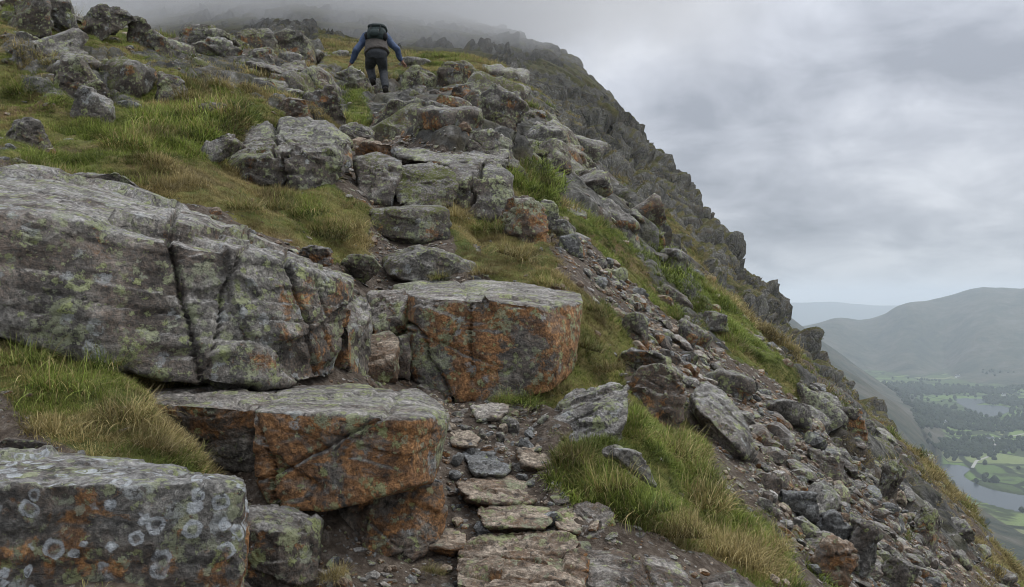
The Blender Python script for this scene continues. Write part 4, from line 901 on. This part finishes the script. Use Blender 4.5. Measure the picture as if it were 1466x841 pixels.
def hand(wrist, out, side):
    """palm and five bent fingers resting on the rock; returns nodes (pos, radius) and edges relative to index 0 = wrist"""
    fw = Vector((.25 * side, .9, -.25)).normalized(); sd = Vector((side, -.2, 0)).normalized(); dn = Vector((0, 0, -1))
    nodes, edges = [(wrist, .030)], []
    palm = wrist + fw * .055; nodes.append((palm, (.034, .020))); edges.append((0, 1))
    for j, (o_, ln) in enumerate(((-.030, .055), (-.010, .075), (.010, .080), (.030, .068))):
        a = palm + fw * .03 + sd * o_; b = a + fw * ln * .55 + dn * .008; c = b + fw * ln * .35 + dn * .028
        i = len(nodes); nodes += [(a, .010), (b, .0095), (c, .008)]; edges += [(1, i), (i, i + 1), (i + 1, i + 2)]
    a = wrist + fw * .03 - sd * .035; b = a + fw * .035 - sd * .02 + dn * .01; i = len(nodes); nodes += [(a, .012), (b, .009)]; edges += [(1, i), (i, i + 1)]
    return nodes, edges
def tubes(name, chains, voxel=.02, smooth=6):
    V, F = [], []
    for ch in chains:
        pts_ = [Vector(c[0]) for c in ch]; rr = [c[1] if isinstance(c[1], tuple) else (c[1], c[1]) for c in ch]; n = 20; b0 = len(V)
        for i, p_ in enumerate(pts_):
            tg = (pts_[min(i + 1, len(pts_) - 1)] - pts_[max(i - 1, 0)]).normalized(); sx = Vector((1, 0, 0)); sx = (sx - tg * sx.dot(tg)).normalized(); sy = tg.cross(sx)
            for k in range(n): a = 2 * math.pi * k / n; V.append(p_ + sx * math.cos(a) * rr[i][0] + sy * math.sin(a) * rr[i][1])
        for i in range(len(pts_) - 1):
            for k in range(n): F.append([b0 + i * n + k, b0 + i * n + (k + 1) % n, b0 + (i + 1) * n + (k + 1) % n, b0 + (i + 1) * n + k])
        F.append([b0 + k for k in reversed(range(n))]); F.append([b0 + (len(pts_) - 1) * n + k for k in range(n)])
    me = bpy.data.meshes.new(name); me.from_pydata([tuple(v) for v in V], [], F); me.update(); o = bpy.data.objects.new(name, me); COL.objects.link(o)
    rm = o.modifiers.new('fuse', 'REMESH'); rm.mode = 'VOXEL'; rm.voxel_size = voxel; sm = o.modifiers.new('soft', 'SMOOTH'); sm.iterations = smooth; sm.factor = .5
    out = bpy.data.meshes.new_from_object(o.evaluated_get(bpy.context.evaluated_depsgraph_get())); out.name = name; bpy.data.objects.remove(o); bpy.data.meshes.remove(me)
    Vn = np.empty(len(out.vertices) * 3, np.float32); out.vertices.foreach_get('co', Vn); Vn = Vn.reshape(-1, 3); Vn += .012 * np.stack([fbm(Vn, 9, 3, 170 + k) for k in range(3)], 1).astype(np.float32); out.vertices.foreach_set('co', Vn.ravel()); out.update()
    out.polygons.foreach_set('use_smooth', np.ones(len(out.polygons), bool)); out.materials.clear(); return out
person = bpy.data.objects.new('person', None); COL.objects.link(person); person.location = HB
tag(person, 'hiker in blue jacket and dark trousers scrambling up the path on hands and feet', 'person')
pel, wai, che, nec, hea, crn = hp(539, 78, 17.10), hp(538.5, 66, 17.28), hp(537.5, 54, 17.50), hp(537, 46, 17.66), hp(537, 41, 17.76), hp(537, 36.5, 17.82)
LS_, LE, LW = hp(524, 52, 17.5), hp(509.5, 73, 17.36), hp(500.5, 94, 17.5)
RS_, RE, RW = hp(552, 52, 17.5), hp(569, 71, 17.36), hp(576.5, 89.5, 17.52)
LH, LK, LA, LT = hp(531.5, 82, 17.12), hp(529.5, 97, 17.46), hp(534, 116, 17.22), hp(533, 118.5, 17.42)
RH, RK, RA, RT = hp(546, 82, 17.12), hp(549, 104, 17.30), hp(552, 128, 16.95), hp(553, 130, 17.15)
nodes = [(pel, .10), (wai, .10), (che, .13), (nec, .058), (hea, .095), (crn, .075), (LS_, .040), (LE, .036), (RS_, .040), (RE, .036), (LH, .07), (LK, .05), (LA, .038), (RH, .07), (RK, .05), (RA, .038)]
edges = [(0, 1), (1, 2), (2, 3), (3, 4), (4, 5), (2, 6), (6, 7), (2, 8), (8, 9), (0, 10), (10, 11), (11, 12), (0, 13), (13, 14), (14, 15)]
for wr, el, sd in ((LW, 7, -1), (RW, 9, 1)):
    hn, he = hand(wr, None, sd); b = len(nodes); nodes += hn; edges += [(el, b)] + [(i + b, j + b) for i, j in he]
link('body', skin_mesh('body', nodes, edges), MC['skin'], person)
link('jacket', tubes('jacket', [[(hp(538.5, 70, 17.2), (.19, .13)), (hp(538, 60, 17.38), (.20, .14)), (hp(537.5, 53, 17.5), (.21, .14)), (hp(537, 48, 17.6), (.12, .10))],
     [(hp(532, 51, 17.52), .10), (LS_, .092), (hp(517, 64, 17.46), .082), (LE, .075), (hp(506, 84, 17.45), .064), (hp(502.2, 91.5, 17.48), .050)],
     [(hp(543, 51, 17.52), .10), (RS_, .092), (hp(560, 63, 17.46), .082), (RE, .075), (hp(571.5, 81, 17.46), .064), (hp(575.2, 88, 17.5), .050)]]), MC['blue'], person)
link('fleece', tubes('fleece', [[(hp(538, 56, 17.42), (.225, .155)), (hp(538.5, 64, 17.30), (.235, .17)), (hp(539, 72, 17.17), (.255, .185)), (hp(539.5, 77.5, 17.10), (.275, .195))]], .02, 3), MC['brown'], person)
link('trousers', tubes('trousers', [[(hp(539, 73, 17.15), (.215, .15)), (hp(539, 79, 17.10), (.235, .165)), (hp(539, 84, 17.12), (.20, .15))], [(hp(532.5, 79, 17.12), .13), (hp(531.2, 86, 17.2), .128), (hp(530, 92, 17.34), .114), (LK, .098), (hp(532, 107, 17.34), .088), (hp(534, 115, 17.22), .076)],
     [(hp(545.5, 79, 17.12), .13), (hp(546.2, 86, 17.16), .126), (hp(547.5, 94, 17.24), .11), (RK, .096), (hp(550.5, 116, 17.13), .086), (hp(552, 126, 16.97), .074)]]), MC['trouser'], person)
for A_, T_ in ((LA, LT), (RA, RT)):
    heel = A_ + Vector((0, -.05, -.05))
    link('boot', skin_mesh('boot', [(A_ + Vector((0, 0, .05)), .075), (A_ + Vector((0, -.01, -.035)), .072), (heel, .055), (A_ + Vector((0, .09, -.045)), .058), (T_, .05)], [(0, 1), (1, 2), (1, 3), (3, 4)]), MC['boot'], person)
link('hair', skin_mesh('hair', [(hea + Vector((0, .0, .01)), .10), (crn, .082)], [(0, 1)]), MC['hair'], person)
# backpack
def loft(name, rings, mat, parent, n=24, p=3.2):
    """stack of superellipse rings: (centre, half width, half depth)"""
    V, F = [], []
    for c, hw, hd in rings:
        for k in range(n):
            a = 2 * math.pi * k / n; ca, sa = math.cos(a), math.sin(a); r = (abs(ca) ** p + abs(sa) ** p) ** (-1 / p)
            V.append((c[0] + ca * r * hw, c[1] + sa * r * hd, c[2]))
    for i in range(len(rings) - 1):
        for k in range(n): F.append([i * n + k, i * n + (k + 1) % n, (i + 1) * n + (k + 1) % n, (i + 1) * n + k])
    V = np.array(V); rng = np.random.default_rng(3); V += .008 * np.stack([fbm(V, 7, 2, 70 + k) for k in range(3)], 1)
    b = len(V); V = np.vstack([V, np.array(rings[0][0])[None], np.array(rings[-1][0])[None]])
    for k in range(n): F.append([b, b, (k + 1) % n, k]); F.append([b + 1, b + 1, (len(rings) - 1) * n + k, (len(rings) - 1) * n + (k + 1) % n])
    me = bpy.data.meshes.new(name); me.from_pydata([tuple(v) for v in V], [], [[i for j, i in enumerate(f) if i not in f[:j]] for f in F]); me.update()
    me.polygons.foreach_set('use_smooth', np.ones(len(me.polygons), bool))
    return link(name, me, mat, parent)
PB = Vector(P(537, 58, 17.20)); pack = bpy.data.objects.new('backpack', None); COL.objects.link(pack); pack.location = PB; pack.rotation_euler = (R(-24), R(4), R(-7))
tag(pack, 'dark green rucksack with a rounded lid on the hiker\'s back', 'backpack')
loft('pack_body', [((0, .02, .0), .13, .07), ((0, .0, .03), .17, .10), ((0, -.01, .14), .195, .125), ((0, -.01, .24), .20, .125), ((0, .0, .30), .17, .11)], MC['pack'], pack)
loft('lid', [((0, -.01, .275), .205, .135), ((0, -.01, .31), .215, .145), ((0, .0, .37), .17, .115), ((0, .02, .40), .10, .07)], MC['packlight'], pack)
for s_ in (-1, 1):
    loft('side_pocket', [((.20 * s_, 0, .03), .025, .05), ((.215 * s_, 0, .10), .04, .07), ((.21 * s_, 0, .17), .03, .06)], MC['strap'], pack)
    loft('compression_strap', [((.10 * s_, -.133, .05), .010, .006), ((.10 * s_, -.142, .15), .010, .006), ((.10 * s_, -.15, .28), .010, .006)], MC['strap'], pack, n=8)
    loft('shoulder_strap', [((.15 * s_, .12, .05), .02, .02), ((.15 * s_, .15, .18), .025, .025), ((.13 * s_, .14, .30), .025, .02)], MC['strap'], pack, n=8)
loft('front_pocket', [((0, -.11, .02), .09, .02), ((0, -.135, .08), .11, .03), ((0, -.135, .17), .10, .025), ((0, -.125, .20), .06, .01)], MC['pack'], pack)

# ------------------------------------------------------------------ the valley far below, lakes, opposite mountain
ZF = -400.0
def PF(px, py, z=ZF): d = -z * -1 and (z * FPX / (HOR - py)); return ((px - CX) / FPX * d, d)
FCP = [ # near flank of our own mountain farther on, and the dark spur running down to the lake
 (1000,360,2900),(1100,428,2700),(1180,492,2600),(1230,532,2400),(1280,582,2200),(1325,635,2020),(1345,660,1950),(1150,520,1900),(1220,590,1700),(1290,660,1450),(1330,705,1400),(1390,770,1150),(1466,770,1330),(1560,800,1200),(1200,650,1000),(1300,760,900),(1100,500,1200),(1000,420,1500),
 # valley floor
 (1360,675,None),(1400,700,None),(1466,720,None),(1400,660,None),(1466,660,None),(1380,630,None),(1466,620,None),(1360,600,None),(1420,600,None),(1330,575,None),(1400,570,None),(1466,580,None),(1290,555,None),(1350,548,None),(1280,540,None),(1560,640,None),(1650,600,None),(1600,720,None),(1240,535,None),
 # opposite mountain
 (1250,520,5100),(1350,520,5000),(1420,535,4300),(1466,545,4000),(1550,560,3600),(1200,490,5400),(1280,490,5300),(1380,485,5100),(1466,485,4800),(1160,466,5900),(1200,458,5900),(1280,446,5900),(1330,437,5900),(1380,429,5850),(1430,420,5800),(1500,405,5700),(1600,385,5500),(1750,370,5200),
 (1100,474,6000),(1000,484,6200),(1140,468,5900),(1300,452,5600),(1400,440,5500),(1500,440,5200),(1600,440,4900),
 (1180,490,7500),(1300,475,7500),(1500,460,7500),(1800,450,7000)]
fp = np.array([P(a, b, c if c else PF(a, b)[1]) for a, b, c in FCP]); fX = warp(fp[:, 0] / fp[:, 1], fp[:, 1] / 1000.0) * np.array([2.0, 1.0]); WF = rbf_fit(fX, fp[:, 2] / fp[:, 1], 1e-4)
FU_ = np.linspace(.10, 1.15, 330); FDs = np.exp(np.linspace(math.log(700), math.log(7600), 300))
fu, fd = [a.ravel() for a in np.meshgrid(FU_, FDs, indexing='ij')]
fz = rbf_eval(fX, WF, warp(fu, fd / 1000.0) * np.array([2.0, 1.0])) * fd
FX3 = np.stack([fu * fd, fd, fz], 1); flat = sstep(-365, -395, fz)
rid = 1 - np.abs(fbm(FX3 * np.array([1, 1, .3]), 1 / 900, 5, 81))
fz2 = fz + (1 - flat) * (110 * (rid - .8) * sstep(5900, 5000, fd) * sstep(-395, -250, fz) + 22 * fbm(FX3, 1 / 350, 5, 85)) * sstep(700, 1600, fd) + flat * 4 * fbm(FX3, 1 / 200, 3, 87)
fz2 = np.maximum(fz2, ZF + 1.0 + 2.5 * (fbm(FX3, 1 / 300, 3, 88) + .5))
LAKES = [[(1318,655),(1345,664),(1372,667),(1390,672),(1380,682),(1396,693),(1420,702),(1450,708),(1490,714),(1560,722),(1620,736),(1560,746),(1470,737),(1430,730),(1404,724),(1375,712),(1340,690)],
         [(1366,573),(1380,571),(1408,572),(1412,576),(1398,580),(1420,581),(1440,583),(1447,588),(1436,594),(1418,598),(1402,594),(1392,588),(1378,582)]]
def in_poly(x, y, poly):
    c = np.zeros(len(x), bool); n = len(poly)
    for i in range(n):
        (x1, y1), (x2, y2) = poly[i], poly[i - 1]
        c ^= ((y1 > y) != (y2 > y)) & (x < (x2 - x1) * (y - y1) / (y2 - y1 + 1e-12) + x1)
    return c
MW = NT('lake_water'); MW.bsdf((.030, .040, .045), .22, .5, MW.bump(MW.noise(MW.geo(), .05, 4, .6), .06, 1.0), IOR=1.33)
for k, poly in enumerate(LAKES):
    w = [PF(a, b) for a, b in poly]; m2 = in_poly(FX3[:, 0], FX3[:, 1], w); fz2[m2] = ZF - 5
    # smooth the shore with a closed Catmull-Rom curve
    q = []; n = len(w)
    for i in range(n):
        p0, p1, p2, p3 = [np.array(w[(i + j - 1) % n]) for j in range(4)]
        for t in np.linspace(0, 1, 6, endpoint=False): q.append(.5 * (2 * p1 + (p2 - p0) * t + (2 * p0 - 5 * p1 + 4 * p2 - p3) * t * t + (3 * p1 - p0 - 3 * p2 + p3) * t ** 3))
    q = np.array(q); me = bpy.data.meshes.new('lake'); me.from_pydata([(a, b, 0.0) for a, b in q - q.mean(0)], [], [list(range(len(q)))]); me.update()
    o = link('lake', me, MW.mat, loc=(*q.mean(0), ZF + 1.6)); tag(o, ['long grey lake in the valley bottom', 'small pale tarn farther up the valley'][k], 'lake', kind='structure')
FX3[:, 2] = fz2
def valley_material():
    s = NT('valley_ground'); p = s.geo(); z = s.sep(p)[2]; fl = s.attr('flat')
    a = s.noise(p, .003, 7, .65); b = s.noise(p, .016, 7, .7)
    hill = s.ramp(s.m('ADD', s.m('MULTIPLY', a, .5), s.m('MULTIPLY', b, .5)), [(.38, (.018, .022, .016)), (.47, (.045, .050, .030)), (.54, (.080, .072, .048)), (.64, (.125, .118, .10))])
    wv = s.vm('ADD', s.vm('MULTIPLY', p, (1, 1, 0)), s.vm('MULTIPLY', s.vm('SUBTRACT', s.noise(p, .004, 2, col=True), .5), 90.0))
    v = s.vor(wv, 1 / 190.0); fc = s.sep(v.outputs['Color'])[0]
    e = s.vor(wv, 1 / 190.0, 'DISTANCE_TO_EDGE').outputs['Distance']
    field = s.ramp(fc, [(.0, (.060, .085, .030)), (.35, (.115, .175, .050)), (.7, (.150, .205, .065)), (1.0, (.20, .215, .10))])
    field = s.mix(s.mr(e, .05, .025), field, (.022, .030, .014))
    field = s.mix(s.mr(s.noise(p, .006, 4), .56, .62), field, (.045, .060, .024))
    col = s.mix(fl, hill, field)
    s.bsdf(col, .95, .1, s.bump(b, .8, 20.0)); return s.mat
me = mesh_np('valley', FX3, grid_faces(len(FU_), len(FDs))[:, ::-1], True); attr(me, 'flat', flat * (fz < -385))
tag(link('valley', me, valley_material()), 'green valley floor and the hazy mountain on its far side', 'valley', kind='structure')
# far blue hills at the end of the valley
hu = np.linspace(.1, 1.3, 200); hd = np.linspace(12500, 15500, 24); a_, b_ = [q.ravel() for q in np.meshgrid(hu, hd, indexing='ij')]
hz_ = (12500 * (.000 + .010 * np.interp(a_, [.3, .36, .40, .45, .6, 1.3], [.6, .55, .75, .2, -.2, .5])) + 60 * fbm(np.stack([a_ * 12500, b_ * .2, a_ * 0], 1), 1 / 900, 4, 91)) * (1 - ((b_ - 14000) / 1800) ** 2) - 420 * ((b_ - 14000) / 1500) ** 2 * 1.0
me = mesh_np('far_hills', np.stack([a_ * b_, b_, hz_], 1), grid_faces(200, 24)[:, ::-1])
mh = NT('far_hill_ground'); mh.bsdf(mh.ramp(mh.noise(mh.geo(), .001, 5), [(.3, (.05, .055, .035)), (.7, (.09, .085, .06))]), .95, .1)
tag(link('far_hills', me, mh.mat), 'pale blue hills beyond the end of the valley', 'hills', kind='structure')
# woods along the valley floor
mt_ = NT('woodland_leaves'); mt_.bsdf(mt_.ramp(mt_.noise(mt_.geo(), .05, 4), [(.3, (.016, .024, .012)), (.7, (.040, .052, .022))]), .9, .1)
TM = []
for k in range(5):
    V, F = ico(2); V = V * np.array([1, 1, 1.15]) * (1 + .35 * fbm(V, 1.6, 3, 140 + k))[:, None]; V[:, 2] += .8; m = mesh_np('wood_tree', V, F, False); m.materials.append(mt_.mat); TM.append(m)
wcol = source_coll('wood_trees', TM); rng = np.random.default_rng(8)
G2 = FX3.reshape(len(FU_), len(FDs), 3); fm = flat.copy()
pxf, pyf = CX + fu * FPX, HOR - fz2 / fd * FPX
wood = blob(pxf, pyf, [(1350,600,60,14,5,1.2),(1400,640,70,12,0,1.0),(1330,560,60,8,0,.8),(1450,610,60,10,0,.9),(1400,560,70,5,0,.8),(1300,590,40,16,30,.8),(1360,650,30,8,0,1.0),(1466,640,40,6,0,.6),(1420,690,12,3,0,.7),(1290,552,60,5,0,.5),(1440,575,40,5,0,.7),(1500,600,80,30,0,.6)]) + .8 * fbm(FX3, 1 / 160, 4, 95) - .25
wood = np.clip(wood, 0, 1) * (fz2 > ZF) * (fz < -330) * (fd < 4600) + .03 * flat * (fz2 > ZF) * (fd < 4000)
wt = wood * fd ** 2; wt /= wt.sum(); i = rng.choice(len(wt), 3600, p=wt)
pos = FX3[i] + np.c_[rng.normal(0, 6, (3600, 2)), np.zeros(3600)]; sz = rng.uniform(4.0, 8.0, 3600)
g = points_object('woodland', pos, np.c_[np.zeros((3600, 2)), rng.uniform(0, 6.28, 3600)], np.stack([sz, sz, sz * rng.uniform(.8, 1.2, 3600)], 1), rng.integers(0, 5, 3600), sz * 0, wcol)
tag(g, 'dark woods and hedgerow trees on the valley floor', 'woodland', kind='stuff')
# small white farmhouses
MWL = NT('whitewash'); MWL.bsdf((.72, .71, .68), .9, .2); MRF = NT('slate_roof'); MRF.bsdf((.08, .085, .095), .7, .3); MGL = NT('dark_pane'); MGL.bsdf((.02, .022, .025), .2, .5)
def box(name, lo, hi, mat, parent):
    (x0, y0, z0), (x1, y1, z1) = lo, hi; V = [(x, y, z) for z in (z0, z1) for y in (y0, y1) for x in (x0, x1)]
    return link(name, mesh_np(name, V, [[0, 2, 3, 1], [4, 5, 7, 6], [0, 1, 5, 4], [2, 6, 7, 3], [0, 4, 6, 2], [1, 3, 7, 5]], False), mat, parent)
def farmhouse(px, py, rot, lab, s=1.0):
    x, y = PF(px, py); i = np.argmin((FX3[:, 0] - x) ** 2 + (FX3[:, 1] - y) ** 2)
    r = bpy.data.objects.new('farmhouse', None); COL.objects.link(r); r.location = (x, y, FX3[i, 2] - .5); r.rotation_euler = (0, 0, R(rot)); r.scale = (s, s, s); tag(r, lab, 'house', 'white houses in the valley')
    box('wall', (-9, -4, 0), (9, 4, 6), MWL.mat, r)
    link('roof', mesh_np('roof', [(-9.5, -4.6, 5.9), (9.5, -4.6, 5.9), (9.5, 4.6, 5.9), (-9.5, 4.6, 5.9), (-9.5, 0, 9.6), (9.5, 0, 9.6)], [[0, 1, 5, 4], [2, 3, 4, 5], [0, 4, 3, 3], [1, 2, 5, 5], [0, 3, 2, 1]], False), MRF.mat, r)
    for xx in (-8, 8): box('chimney', (xx - .7, -.7, 8.2), (xx + .7, .7, 11), MWL.mat, r)
    for xx in (-6, -2, 2, 6):
        for zz in (1, 3.8): box('window', (xx - .6, -4.15, zz), (xx + .6, -4.003, zz + 1.3), MGL.mat, r)
    box('door', (-.6, -4.15, .02), (.6, -4.004, 2.2), MRF.mat, r)
farmhouse(1371, 545, 20, 'white house among the far green fields of the valley', 1.5)
farmhouse(1416, 633, -15, 'white house at the wood edge above the lake', 1.3)
farmhouse(1438, 568, 10, 'white house behind the small tarn', 1.3)
farmhouse(1352, 612, 40, 'white house in the wood between the two lakes', 1.2)
# the lane past the fields
q = []
for a, b in [(1392,672),(1398,662),(1412,657),(1424,650),(1428,642),(1420,634),(1440,628),(1470,622)]:
    q.append(PF(a, b))
q = np.array(q); t = np.linspace(0, len(q) - 1, 60); q = np.stack([np.interp(t, range(len(q)), q[:, j]) for j in (0, 1)], 1); tn = np.gradient(q, axis=0); tn /= np.linalg.norm(tn, axis=1, keepdims=True); nn = np.c_[-tn[:, 1], tn[:, 0]] * 3.5
def gz(xy):
    out = []
    for x, y in xy:
        a = np.clip(np.searchsorted(FU_, x / y) - 1, 0, len(FU_) - 2); b = np.clip(np.searchsorted(FDs, y) - 1, 0, len(FDs) - 2); out.append(G2[a:a + 2, b:b + 2, 2].max())
    return np.array(out)
zz = gz(q) + .6; V = np.vstack([np.c_[q + nn, zz], np.c_[q - nn, zz]]); n = len(q)
ml = NT('lane_gravel'); ml.bsdf((.34, .33, .30), .9, .2)
tag(link('lane', mesh_np('lane', V, [[k, k + n, k + n + 1, k + 1] for k in range(n - 1)]), ml.mat), 'pale lane winding past the lakeside fields', 'lane', kind='structure')

# ------------------------------------------------------------------ air: haze in the whole valley, cloud on the summit
def volume_box(name, lo, hi, mat, label, cat):
    (x0, y0, z0), (x1, y1, z1) = lo, hi; c = np.array([(x0 + x1) / 2, (y0 + y1) / 2, z0])
    V = np.array([(x, y, z) for z in (z0, z1) for y in (y0, y1) for x in (x0, x1)], float) - c
    o = link(name, mesh_np(name, V, [[0, 2, 3, 1], [4, 5, 7, 6], [0, 1, 5, 4], [2, 6, 7, 3], [0, 4, 6, 2], [1, 3, 7, 5]], False), mat, loc=c); tag(o, label, cat, kind='stuff'); return o
s = NT('haze_air'); n = s.N.new('ShaderNodeVolumePrincipled'); n.inputs['Color'].default_value = (.82, .92, 1.0, 1); n.inputs['Density'].default_value = 1.0e-4; n.inputs['Anisotropy'].default_value = .15
s.L.new(n.outputs[0], s.out.inputs['Volume'])
volume_box('haze', (-4000, -60, -520), (22000, 16500, 330), s.mat, 'pale blue haze filling the valley air', 'haze')
s = NT('cloud_vapour'); p = s.geo(); X, Y, Z = s.sep(p)[:3]
w = s.noise(s.vm('MULTIPLY', p, (1, .6, 1.3)), .032, 7, .62, .6)
base = s.m('ADD', s.m('MULTIPLY', Y, .275), 3.0)
rise = s.m('SUBTRACT', s.m('ADD', Z, s.m('MULTIPLY', s.m('SUBTRACT', w, .5), 52.0)), base)
den = s.m('MULTIPLY', s.mr(rise, 0.0, 20.0), s.mr(Z, 128.0, 90.0))
den = s.m('MULTIPLY', den, s.m('MULTIPLY', s.mr(Y, 56.0, 85.0), s.mr(Y, 255.0, 215.0)))
den = s.m('MULTIPLY', den, s.m('MULTIPLY', s.mr(s.m('SUBTRACT', X, s.m('MULTIPLY', w, 30.0)), 40.0, -10.0), s.mr(X, -118.0, -80.0)))
den = s.m('MULTIPLY', den, .032)
n = s.N.new('ShaderNodeVolumePrincipled'); n.inputs['Color'].default_value = (.99, .993, 1.0, 1); s.L.new(den, n.inputs['Density']); n.inputs['Anisotropy'].default_value = .2
s.L.new(n.outputs[0], s.out.inputs['Volume']); s.mat.cycles.volume_step_rate = 0.5
volume_box('cloud', (-120, 55, 10), (60, 257, 130), s.mat, 'low grey cloud hiding the mountain crest', 'cloud')
print('done', time.time() - T0)
